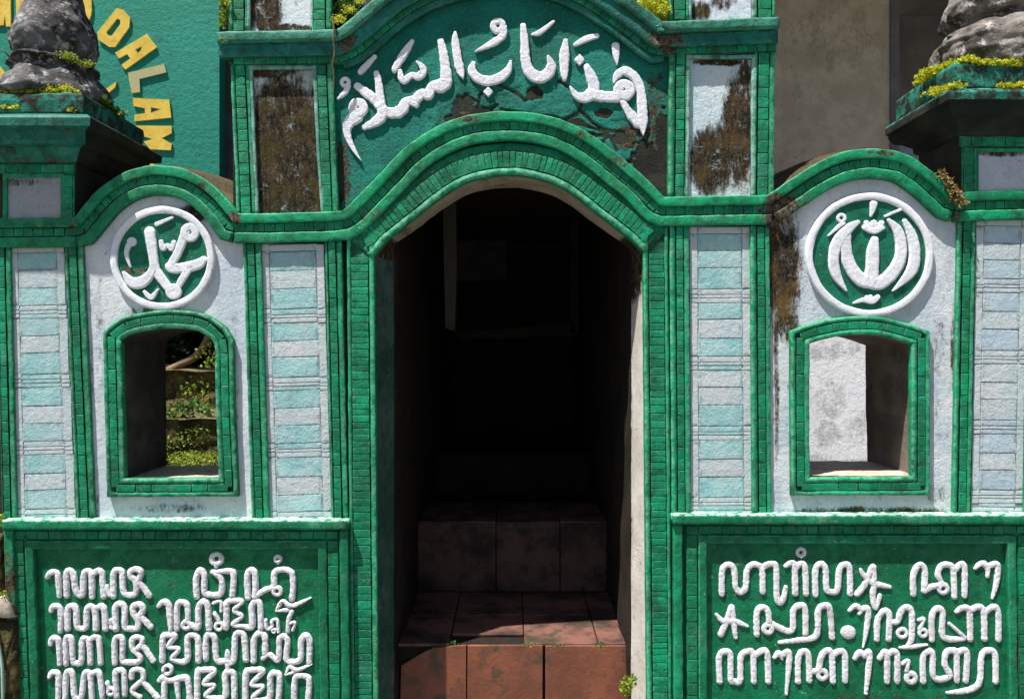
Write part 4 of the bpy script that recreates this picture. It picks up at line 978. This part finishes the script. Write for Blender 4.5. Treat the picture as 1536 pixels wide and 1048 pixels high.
def cap(parent, name, xL, xR, dF, dB, rings, mat, nsub=14, dark=None):
    """Square moulded cap: rings of (y, overhang in m)."""
    f0 = (D - dF) / D * S; X0, X1 = (xL - 768) * f0, (xR - 768) * f0
    v, f = [], []; n = nsub
    for (y, o) in rings:
        z = CZ + (524 - y) * (D - (dF + o)) / D * S
        cs = [(X0 - o, -(dF + o)), (X1 + o, -(dF + o)), (X1 + o, -dB + o), (X0 - o, -dB + o)]
        for k in range(4):
            a, b = cs[k], cs[(k + 1) % 4]
            for i in range(n):
                t = i / n; x = a[0] + (b[0] - a[0]) * t; yy = a[1] + (b[1] - a[1]) * t
                j = .0025 * nz(x * 22, yy * 22, z * 22)
                v.append((x + j, yy + .0025 * nz(x * 22, yy * 22 + 5, z * 22), z + .003 * nz(x * 9, yy * 9, z * 3)))
    m = 4 * n
    for r in range(len(rings) - 1):
        for i in range(m): f.append((r * m + i, r * m + (i + 1) % m, (r + 1) * m + (i + 1) % m, (r + 1) * m + i))
    f.append(tuple(range(m))); f.append(tuple((len(rings) - 1) * m + i for i in reversed(range(m))))
    o = mk(name, v, f, mat, parent)
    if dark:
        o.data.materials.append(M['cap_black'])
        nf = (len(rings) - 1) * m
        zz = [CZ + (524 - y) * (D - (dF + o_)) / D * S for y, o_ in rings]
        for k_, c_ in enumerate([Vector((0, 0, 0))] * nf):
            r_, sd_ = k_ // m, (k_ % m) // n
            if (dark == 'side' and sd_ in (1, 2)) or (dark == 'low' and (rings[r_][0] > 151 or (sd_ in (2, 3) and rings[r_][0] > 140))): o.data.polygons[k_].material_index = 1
    return o
cornice([(1432, 310), (1480, 308), (1640, 304)], pr_)
cap(pl, 'cap', -60, 112, .012, -.27, [(246, .002), (243, .015), (239, .022), (236, .022), (222, .045), (216, .075), (212, .078), (196, .082), (192, .098), (188, .112), (176, .114), (173, .106), (171, .09)], M['cap_front'], dark='side')
cap(pl, 'cap_rim', -60, 112, .012, -.27, [(172, .055), (168, .062), (150, .066), (142, .064), (140, .05)], M['cap'])
cap(pl, 'cap_post', 93, 108, .064, .03, [(172, .0), (160, .001), (140, .002), (138, .0)], M['weather_green'], 4)
cap(pr_, 'cap', 1440, 1640, .012, -.235, [(206, .002), (203, .012), (198, .018), (190, .02), (178, .045), (172, .065), (166, .072), (158, .08), (153, .080), (149, .088), (138, .090), (135, .085), (133, .075)], M['cap'], dark='low')
cap(pr_, 'cap_rim', 1440, 1640, .012, -.235, [(135, .052), (130, .06), (112, .062), (100, .062), (96, .058), (94, .04)], M['cap'])
for xx in (1436, 1560): cap(pr_, 'cap_post', xx, xx + 14, .072, .04, [(134, 0), (120, .001), (98, .001), (96, 0)], M['weather_green'], 4)

# finials
def finial(cx, d, prof, mat, label, lobes, amp, seed, flare=None):
    f0 = (D - d) / D * S; n = 96; v, f = [], []
    dense = spline([(r, y) for y, r in prof], 2.0)
    for (r, y) in dense:
        for i in range(n):
            a = 2 * math.pi * i / n
            k = 1 + amp * (abs(math.cos(a * lobes / 2 + seed)) - .5)
            q = 1 + .09 * nz(math.cos(a) * 2 + seed, math.sin(a) * 2, y * .035) + .05 * nz(math.cos(a) * 6, math.sin(a) * 6 + seed, y * .11)
            rr = max(0.1, r) * k * q * f0
            z = CZ + (524 - y) * f0 + .008 * nz(math.cos(a) * 3, math.sin(a) * 3, y * .05 + seed)
            v.append(((cx - 768) * f0 + rr * math.cos(a), -d + rr * math.sin(a), z))
    m = len(dense)
    for j in range(m - 1):
        for i in range(n): f.append((j * n + i, j * n + (i + 1) % n, (j + 1) * n + (i + 1) % n, (j + 1) * n + i))
    f.append(tuple(range(n))); f.append(tuple((m - 1) * n + i for i in reversed(range(n))))
    o = mk('stone_finial', v, f, mat, None, smooth=True); tag(o, label, 'finial')
    for p in (flare or []):
        # a pointed petal tip: a curved, tapering horn
        v, f = [], []; k = 8; nseg = 12
        a0 = math.radians(p[0])
        for i in range(nseg + 1):
            t = i / nseg; rr = (p[1] + (p[2] - p[1]) * t) * f0; z = CZ + (524 - (p[3] + (p[4] - p[3]) * t ** 1.8)) * f0
            w = p[5] * f0 * (1 - t) ** .7 + .0015
            for q in range(k):
                b = 2 * math.pi * q / k
                v.append(((cx - 768) * f0 + rr * math.cos(a0) + w * math.cos(b) * -math.sin(a0), -d + rr * math.sin(a0) + w * math.cos(b) * math.cos(a0), z + w * .4 * math.sin(b)))
        for i in range(nseg):
            for q in range(k): f.append((i * k + q, i * k + (q + 1) % k, (i + 1) * k + (q + 1) % k, (i + 1) * k + q))
        f.append(tuple(range(k))); f.append(tuple(nseg * k + q for q in reversed(range(k))))
        mk('petal_tip', v, f, mat, o, smooth=True)
    return o
finial(82, -.10, [(-60, 24), (-20, 34), (0, 37), (25, 44), (48, 54), (66, 56), (82, 54), (94, 50), (98, 57), (102, 62), (106, 52), (118, 58), (132, 68), (146, 76), (152, 78), (158, 74)], M['stone'],
       'dark grey weathered stone finial in front of the green wall with yellow letters', 5, .10, 1.3, [(-15, 50, 70, 104, 88, 9), (-150, 48, 66, 100, 86, 9)])
finial(1496, -.10, [(-50, 44), (-15, 60), (5, 68), (22, 72), (34, 70), (42, 58), (50, 66), (60, 78), (72, 84), (82, 84), (96, 88), (108, 84), (118, 78)], M['stone2'],
       'pale lichen-covered stone finial on the pillar in front of the brown wall', 5, .12, .4, [(-165, 66, 92, 66, 64, 10), (-75, 60, 84, 60, 10, 16), (-20, 60, 88, 62, 40, 12)])

# ------------------------------------------------------------------ plants
def leaves(name, spots, n, size, mat, label, cat, kind='stuff', seed=1, up=.5, d=None):
    """spots: (px, py, d, rx, ry, rd) in drawing units and metres; many small bent leaf blades."""
    q = random.Random(seed); v, f = [], []
    tot = sum(s[3] * max(s[4], 2) for s in spots)
    for s_ in spots:
        k = max(3, int(n * s_[3] * max(s_[4], 2) / tot))
        for _ in range(k):
            a = q.uniform(0, 6.283); r = math.sqrt(q.random())
            c = P(s_[0] + s_[3] * r * math.cos(a), s_[1] + s_[4] * r * math.sin(a), s_[2] + s_[5] * q.uniform(-1, 1), s_[2])
            L = size * q.uniform(.5, 1.2); W = L * q.uniform(.28, .45)
            dv = Vector((q.gauss(0, 1), q.gauss(-.4, .8), q.gauss(up, .7))).normalized()
            sd = dv.cross(Vector((q.gauss(0, 1), q.gauss(0, 1), q.gauss(0, 1)))).normalized()
            nn = dv.cross(sd)
            st = len(v)
            v += [c, c + dv * L * .5 + sd * W + nn * L * .08, c + dv * L - nn * L * .12, c + dv * L * .5 - sd * W + nn * L * .08]
            f.append((st, st + 1, st + 2, st + 3))
    me = bpy.data.meshes.new(name); me.from_pydata([tuple(x) for x in v], [], f); me.materials.append(mat); me.update()
    o = bpy.data.objects.new(name, me); col.objects.link(o)
    return tag(o, label, cat, kind=kind)
leaves('moss', [(30, 138, .03, 26, 8, .03), (60, 140, .03, 26, 8, .03), (92, 138, .04, 24, 5, .02), (18, 163, .07, 14, 2, .01), (110, 167, .07, 5, 2, .01)], 2400, .0125, M['leaf_yellow'], 'yellow moss on the cap below the dark grey finial', 'moss', seed=2)
leaves('moss', [(98, 86, .0, 16, 6, .02), (128, 96, -.02, 16, 3, .02), (35, 84, .0, 14, 5, .02), (46, 75, .0, 5, 6, .01)], 520, .010, M['leaf_lime'], 'green moss in the waist of the dark grey finial', 'moss', seed=3)
leaves('weed', [(155, 155, -.1, 14, 6, .04), (172, 168, -.14, 12, 4, .04)], 320, .016, M['leaf_green'], 'small green weed on the shaded cap edge beside the dark grey finial', 'weed', kind='thing', seed=4)
leaves('moss', [(1400, 112, -.06, 22, 6, .04), (1425, 100, .0, 14, 4, .03), (1450, 92, .06, 14, 4, .02), (1480, 97, .06, 24, 4, .02), (1515, 98, .06, 24, 5, .02), (1384, 124, -.15, 10, 5, .03)], 3000, .0125, M['leaf_yellow'], 'bright yellow moss along the cap rim below the pale finial', 'moss', seed=5)
leaves('moss', [(1410, 138, .02, 20, 5, .03), (1430, 131, .08, 14, 4, .02), (1508, 130, .08, 14, 4, .01), (1532, 128, .08, 8, 4, .01)], 800, .011, M['leaf_yellow'], 'yellow moss on the lower cap ledge below the pale finial', 'moss', seed=6)
leaves('fern', [(1412, 262, .03, 7, 6, .01), (1422, 275, .03, 8, 8, .01), (1432, 290, .04, 8, 10, .012), (1440, 302, .04, 10, 5, .012)], 300, .015, M['leaf_rust'], 'dry rusty fern growing where the hood meets the right pillar', 'fern', kind='thing', seed=7, up=-.1)
leaves('weed', [(338, 12, .0, 7, 14, .02), (336, 34, .0, 6, 10, .02)], 150, .020, M['leaf_lime'], 'lime green weed on the top left edge of the gateway', 'weed', kind='thing', seed=8, up=.8)
leaves('weed', [(335, 62, .03, 7, 3, .01)], 40, .012, M['leaf_yellow'], 'tiny yellow weed at the left end of the upper slab', 'weed', kind='thing', seed=9)
leaves('moss', [(512, 20, -.05, 18, 14, .05), (530, 8, -.06, 16, 8, .05)], 1300, .010, M['leaf_green'], 'green moss behind the upper slab left of the top arch', 'moss', seed=10)
leaves('moss', [(508, 30, .03, 12, 6, .01), (524, 16, .03, 10, 6, .01), (540, 3, .02, 8, 4, .01)], 260, .009, M['leaf_yellow'], 'thin yellow moss on the slab left of the top arch', 'moss', seed=21)
leaves('moss', [(978, 8, -.03, 24, 12, .05), (992, 22, -.02, 12, 7, .05)], 1500, .010, M['leaf_yellow'], 'yellow moss behind the upper slab right of the top arch', 'moss', seed=11)
leaves('weed', [(940, 1030, .03, 9, 12, .02), (948, 1022, .03, 6, 8, .02)], 130, .016, M['leaf_lime'], 'small lime weed at the foot of the right arch jamb', 'weed', kind='thing', seed=12, up=.7)
leaves('moss', [(792, 966, -.0, 10, 2, .01), (838, 968, 0, 10, 2, .01), (900, 968, 0, 8, 3, .01), (680, 964, 0, 6, 2, .01)], 110, .009, M['leaf_green'], 'bits of moss along the terracotta step edge', 'moss', seed=13)
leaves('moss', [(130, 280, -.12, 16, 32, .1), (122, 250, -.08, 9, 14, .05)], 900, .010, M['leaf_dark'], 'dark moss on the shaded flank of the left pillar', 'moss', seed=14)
# dry creeper hanging over the upper cornice
def tube(name, pts, r, mat, label=None, cat=None, parent=None, k=7):
    v, f = [], []; n = len(pts)
    for i, p in enumerate(pts):
        a = pts[max(i - 1, 0)]; b = pts[min(i + 1, n - 1)]; t = (Vector(b) - Vector(a)).normalized()
        s_ = t.cross(Vector((0, 1, .1))).normalized(); u = t.cross(s_)
        rr = r[i] if isinstance(r, list) else r
        for q in range(k):
            g = 2 * math.pi * q / k; v.append(Vector(p) + (s_ * math.cos(g) + u * math.sin(g)) * rr)
    for i in range(n - 1):
        for q in range(k): f.append((i * k + q, i * k + (q + 1) % k, (i + 1) * k + (q + 1) % k, (i + 1) * k + q))
    f.append(tuple(range(k))); f.append(tuple((n - 1) * k + q for q in reversed(range(k))))
    o = mk(name, v, f, mat, parent, smooth=True)
    return tag(o, label, cat)
cp = spline([(498, 25), (501, 45), (500, 62), (502, 78), (499, 95), (501, 112), (500, 140)], 3)
tube('creeper', [P(x + 1.2 * nz(y * .2, 1), y, .050 - .02 * max(0, (y - 60) / 60)) for x, y in cp], [.0035 - .0022 * i / len(cp) + .0008 * abs(nz(i * .5, 2)) for i in range(len(cp))], M['bark'], 'thin dry creeper stem hanging over the upper slab left of the lettering', 'creeper')

# ------------------------------------------------------------------ stairway inside the arch
def steps():
    st = thing('stairway', 768, 1048, 0, 'terracotta tiled steps leading into the dark archway', 'stairs')
    F = .17; f0 = D / (D + F)                     # the first riser stands back inside the arch
    XL, XR = -.414, .418
    zt1 = CZ - (965 - 524) * S / f0
    dp = F + .60; f1 = D / (D + dp)
    zt2 = CZ - (782 - 524) * S / f1
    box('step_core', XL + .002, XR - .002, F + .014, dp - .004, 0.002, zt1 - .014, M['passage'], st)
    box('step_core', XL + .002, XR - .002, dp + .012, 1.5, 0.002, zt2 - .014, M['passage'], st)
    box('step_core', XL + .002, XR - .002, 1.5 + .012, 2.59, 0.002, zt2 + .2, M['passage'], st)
    def slab(name, x0, x1, y0, y1, z0, z1, mat):
        j = lambda: R.uniform(-.0015, .0015)
        v = [(x0 + j(), y0, z0), (x1 + j(), y0, z0), (x1, y1, z0), (x0, y1, z0), (x0 + j(), y0 + j(), z1 + j()), (x1 + j(), y0 + j(), z1 + j()), (x1, y1 + j(), z1), (x0, y1 + j(), z1)]
        o = mk(name, v, [(0, 1, 2, 3), (4, 5, 6, 7), (0, 1, 5, 4), (1, 2, 6, 5), (2, 3, 7, 6), (3, 0, 4, 7)], mat, st)
        b = o.modifiers.new('soft', 'BEVEL'); b.width = .003; b.segments = 2
    # front riser tiles; the leftmost one is chipped on its corner
    g = S / f0
    for i, (a, b) in enumerate([(600, 698), (701, 814), (818, 950)]):
        X0, X1 = (a - 768) * g, (b - 768) * g
        if i == 0:
            prism('riser_tile', [(602, 998), (632, 980), (650, 971), (699, 968), (699, 1075), (600, 1075)], -F, -F - .012, M['terracotta'], st)
        else: slab('riser_tile', X0, X1, F, F + .012, zt1 - .245, zt1 - .006, M['terracotta'])
    for a, b in ((600, 705), (709, 820), (824, 950)): slab('riser_tile', (a - 768) * g, (b - 768) * g, F + .003, F + .014, zt1 - .46, zt1 - .25, M['terracotta'])
    # tread tiles (one front tile is broken away)
    tx = [584, 674, 786, 898, 951]
    for k in range(4):
        a, b = max(XL, (tx[k] - 768) * g) + .002, min(XR, (tx[k + 1] - 768) * g) - .002
        y0 = F + .004
        if k == 1: y0 = F + .10
        slab('tread_tile', a, b, y0, F + .30, zt1 - .012, zt1, M['terracotta_dark']); slab('tread_tile', a, b, F + .305, dp - .003, zt1 - .012, zt1 - .0005, M['terracotta_dark'])
    tx2 = [XL, -.07, .21, XR]
    for k in range(3):
        a, b = tx2[k] + .002, tx2[k + 1] - .002
        slab('riser_tile', a, b, dp, dp + .011, zt1, zt2 - .003, M['terracotta_deep']); slab('tread_tile', a, b, dp + .003, 1.2, zt2 - .012, zt2, M['terracotta_dark'])
steps()

# ------------------------------------------------------------------ what stands behind
gw = thing('green_wall', 170, 700, -2.2, 'sea-green painted wall with yellow raised lettering, behind the dark grey finial', 'wall')
prism('wall_face', rect(-700, -420, 329, 420), -2.2, -2.35, M['greenwall'], gw)
def yl(pts, sc=4.0, holes=(), mat='yellow', name='letter'):
    prism(name, [(x / sc, y / sc) for x, y in pts], -2.188, -2.1995, M[mat], gw, holes=[[(x / sc, y / sc) for x, y in h] for h in holes], ref=-2.188)
yl([(700, 50), (740, 62), (780, 108), (775, 165), (690, 282), (655, 283), (590, 240), (584, 195)], holes=[[(703, 112), (722, 122), (722, 145), (672, 215), (652, 215), (638, 200), (640, 190)]])
yl([(880, 205), (940, 285), (752, 418), (728, 390), (782, 352), (762, 325), (712, 352), (690, 318)], holes=[[(810, 298), (850, 280), (846, 303), (828, 320)]])
yl([(985, 385), (998, 435), (836, 475), (840, 552), (790, 560), (766, 438)], mat='yellow_worn')
yl([(1015, 600), (1027, 706), (806, 728), (806, 690), (870, 680), (868, 650), (800, 636), (798, 588)], holes=[[(905, 645), (966, 655), (905, 678)]])
yl([(1030, 756), (1030, 800), (970, 829), (1030, 862), (1026, 902), (900, 896), (862, 850), (915, 835), (808, 800), (808, 754)])
yl([(440, -60), (500, -66), (548, -10), (550, 60), (545, 95), (512, 176), (488, 168), (500, 80), (495, 10), (460, -10)])
yl([(-20, -80), (62, -80), (64, 160), (36, 160), (30, 90), (20, 152), (-20, 155)])
yl([(95, -80), (180, -80), (165, 162), (134, 160), (140, 80), (126, 104), (126, 152), (98, 156)])
yl([(0, 400), (46, 470), (90, 205), (130, 310), (200, 500), (150, 620), (0, 600), (-60, 520)], name='emblem')
yl([(700, 490), (690, 525), (616, 588), (598, 562)], name='emblem')
yl([(905, 930), (922, 985), (950, 1000), (900, 1040), (850, 1035)], name='emblem')
yl([(660, 660), (735, 672), (730, 690), (690, 690)], name='emblem')
tag(prism('wall', rect(330, -420, 760, 420), -2.3, -2.4, M['greystrip']), 'narrow dark grey wall strip between the green wall and the gateway', 'wall')
bb = thing('back_building', 1260, 700, -1.6, 'shaded brown-grey rendered building behind the right hood', 'building')
prism('wall', rect(1120, -300, 1336, 900), -1.6, -1.8, M['brownwall'], bb)
prism('wall_edge', rect(1336, -300, 1349, 900), -1.59, -1.8, M['brown_edge'] if 'brown_edge' in M else M['darkwall'], bb)
prism('wall', rect(1349, -500, 1900, 190), -2.4, -2.5, M['darkwall'], bb)
prism('wall', rect(1349, 190, 1900, 900), -2.39, -2.5, M['bluewall'], bb)
zr = P(1260, -70, -1.6).z
box('shade_roof', -.5, 4.2, .98, 3.4, zr, zr + .08, M['shade_roof'], bb)  # out-of-view roof, added and stretched left to keep the brown wall shaded
box('eave_board', -.5, 4.2, .95, .978, zr - .06, zr + .1, M['shade_roof'], bb)
tag(prism('garden_wall', rect(1140, 335, 1440, 1100), -1.3, -1.4, M['whitewall']), 'white wall with grey mould seen through the right window opening', 'wall')

# garden terraces seen through the left window
def terrace(name, px0, px1, ytop, ybot, d, depth, label, mat, mtop):
    o = thing(name, (px0 + px1) / 2, ybot, d, label, 'retaining wall')
    v, f = [], []; nx, ny = 60, 26; f0 = (D - d) / D * S
    for j in range(ny + 1):
        for i in range(nx + 1):
            x = px0 + (px1 - px0) * i / nx; y = ytop + (ybot - ytop) * j / ny
            p = P(x, y, d); p.y += .035 * nz(p.x * 6, p.z * 7, d) + .015 * nz(p.x * 19, p.z * 22, d); p.z += .012 * nz(p.x * 8, d) if j == 0 else 0
            v.append(p)
    for j in range(ny):
        for i in range(nx): a = j * (nx + 1) + i; f.append((a, a + 1, a + nx + 2, a + nx + 1))
    mk('wall_face', v, f, mat, o, smooth=True)
    z = P(0, ytop, d).z; x0, x1 = P(px0, 0, d).x, P(px1, 0, d).x
    v, f = [], []
    for j in range(9):
        for i in range(nx + 1):
            x = x0 + (x1 - x0) * i / nx; y = -d - .03 + depth * j / 8
            v.append((x, y + .035 * nz(x * 6, z * 7, d) * (1 if j == 0 else 0), z + .012 * nz(x * 8, d) + .02 * abs(nz(x * 7, y * 7)) * (j > 0)))
    for j in range(8):
        for i in range(nx): a = j * (nx + 1) + i; f.append((a, a + 1, a + nx + 2, a + nx + 1))
    mk('wall_top', v, f, mtop, o, smooth=True)
terrace('terrace_wall', 40, 470, 628, 740, -1.5, .75, 'lower mossy brown terrace wall seen through the left window opening', M['terrace'], M['terrace_top'])
terrace('terrace_wall', 40, 470, 556, 640, -2.2, .9, 'upper mossy brown terrace wall seen through the left window opening', M['terrace'], M['terrace_top'])
prism('garden_bank', rect(-40, 722, 470, 1000), -1.0, -1.6, M['soil'])
tag(bpy.data.objects['garden_bank'], 'low soil bank in front of the terrace walls', 'bank', kind='structure')
leaves('weeds', [(285, 690, -1.25, 46, 8, .1), (300, 682, -1.35, 30, 5, .1)], 450, .016, M['leaf_lime'], 'lime green weeds at the foot of the lower terrace wall', 'weeds', seed=31)
leaves('weeds', [(290, 616, -1.55, 50, 12, .06), (270, 622, -1.52, 20, 8, .05)], 190, .032, M['leaf_green'], 'leafy green plants on the lower terrace ledge', 'weeds', seed=32)
leaves('weeds', [(265, 624, -1.5, 18, 6, .05), (292, 655, -1.46, 30, 14, .02), (262, 665, -1.46, 20, 16, .02)], 170, .015, M['leaf_lime'], 'small lime plants clinging to the lower terrace wall', 'weeds', seed=33)
leaves('weeds', [(318, 530, -2.3, 20, 16, .1), (322, 545, -2.25, 18, 8, .1), (295, 585, -2.15, 26, 12, .03)], 170, .022, M['leaf_lime'], 'bright leaves on the upper terrace beside the root', 'weeds', seed=34)
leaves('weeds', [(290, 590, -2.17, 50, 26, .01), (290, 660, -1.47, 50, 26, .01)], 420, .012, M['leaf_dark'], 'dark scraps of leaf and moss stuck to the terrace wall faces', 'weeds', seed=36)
leaves('weeds', [(290, 690, -1.42, 60, 14, .05)], 260, .014, M['leaf_lime'], 'low bright ground cover just behind the left window sill', 'weeds', seed=37)
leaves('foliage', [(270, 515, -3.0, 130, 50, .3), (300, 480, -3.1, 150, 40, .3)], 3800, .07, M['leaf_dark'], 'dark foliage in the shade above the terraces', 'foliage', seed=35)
tag(prism('hillside', rect(-700, 200, 520, 900), -3.6, -3.8, M['soil']), kind='structure')
rp = spline([(252, 556), (272, 546), (292, 536), (306, 518), (316, 494), (318, 470), (315, 440)], 3)
tube('tree_root', [P(x, y, -2.35) for x, y in rp], [.028 - .012 * i / len(rp) for i in range(len(rp))], M['bark'], 'curved brown tree root above the upper terrace', 'root')

# rough stones and a cable at the lower left edge
def rock(name, pts, d, depth, mat, label):
    v, f = [], []; ring_n = len(pts)
    cx = sum(p[0] for p in pts) / ring_n; cy = sum(p[1] for p in pts) / ring_n
    lv = [(1.0, -depth), (1.04, -depth * .4), (1.0, -.008), (.86, 0.004), (.45, .010)]
    dense = densify(pts + [pts[0]], 6)[:-1]; m = len(dense)
    for (k, dd) in lv:
        for (x, y) in dense:
            X, Y = cx + (x - cx) * k, cy + (y - cy) * k
            v.append(P(X + 2.5 * nz(X * .07, Y * .07, k), Y + 2.5 * nz(X * .07, Y * .07, k + 7), d + dd + .006 * nz(X * .09, Y * .09, 3), d))
    v.append(P(cx, cy, d + .010))
    for r in range(len(lv) - 1):
        for i in range(m): f.append((r * m + i, r * m + (i + 1) % m, (r + 1) * m + (i + 1) % m, (r + 1) * m + i))
    for i in range(m): f.append(((len(lv) - 1) * m + i, (len(lv) - 1) * m + (i + 1) % m, len(v) - 1))
    return tag(mk(name, v, f, mat, None, smooth=True), label, 'stone')
rock('stone_block', [(-30, 928), (24, 930), (27, 1000), (26, 1100), (-30, 1100)], .04, .2, M['terrace'], 'rough brown stone block at the bottom left corner beside the inscription panel')
rock('broken_stone', [(-20, 902), (8, 895), (16, 912), (20, 927), (-20, 926)], .05, .1, M['sill'], 'pale broken stone lying on the brown block at the left edge')
rock('stone_block', [(-30, 800), (3, 800), (5, 860), (7, 893), (-30, 890)], .01, .2, M['terrace'], 'dark stone above the pale broken stone at the left edge')
tube('cable', [P(x, y, .06) for x, y in spline([(-12, 930), (-4, 960), (2, 990), (4, 1020), (4, 1060), (2, 1120)], 6)], .0045, M['cable'], 'pale cable running down the left edge over the brown stone', 'cable')
leaves('moss', [(6, 890, .045, 8, 4, .01), (3, 780, .03, 6, 10, .02)], 120, .010, M['leaf_lime'], 'bits of moss on the stones at the left edge', 'moss', seed=41)

for o in list(col.objects):
    if o.parent is None and 'category' in o:
        g = {'pillar': 'corner pillars of the gate', 'medallion': 'round medallions over the window openings', 'inscription panel': 'inscription panels beside the archway',
             'finial': 'stone finials on the corner pillars', 'retaining wall': 'garden terrace walls'}.get(o['category'])
        if g: o['group'] = g
    if o.name.startswith('side_wall'): o['group'] = 'plastered side walls with window openings'
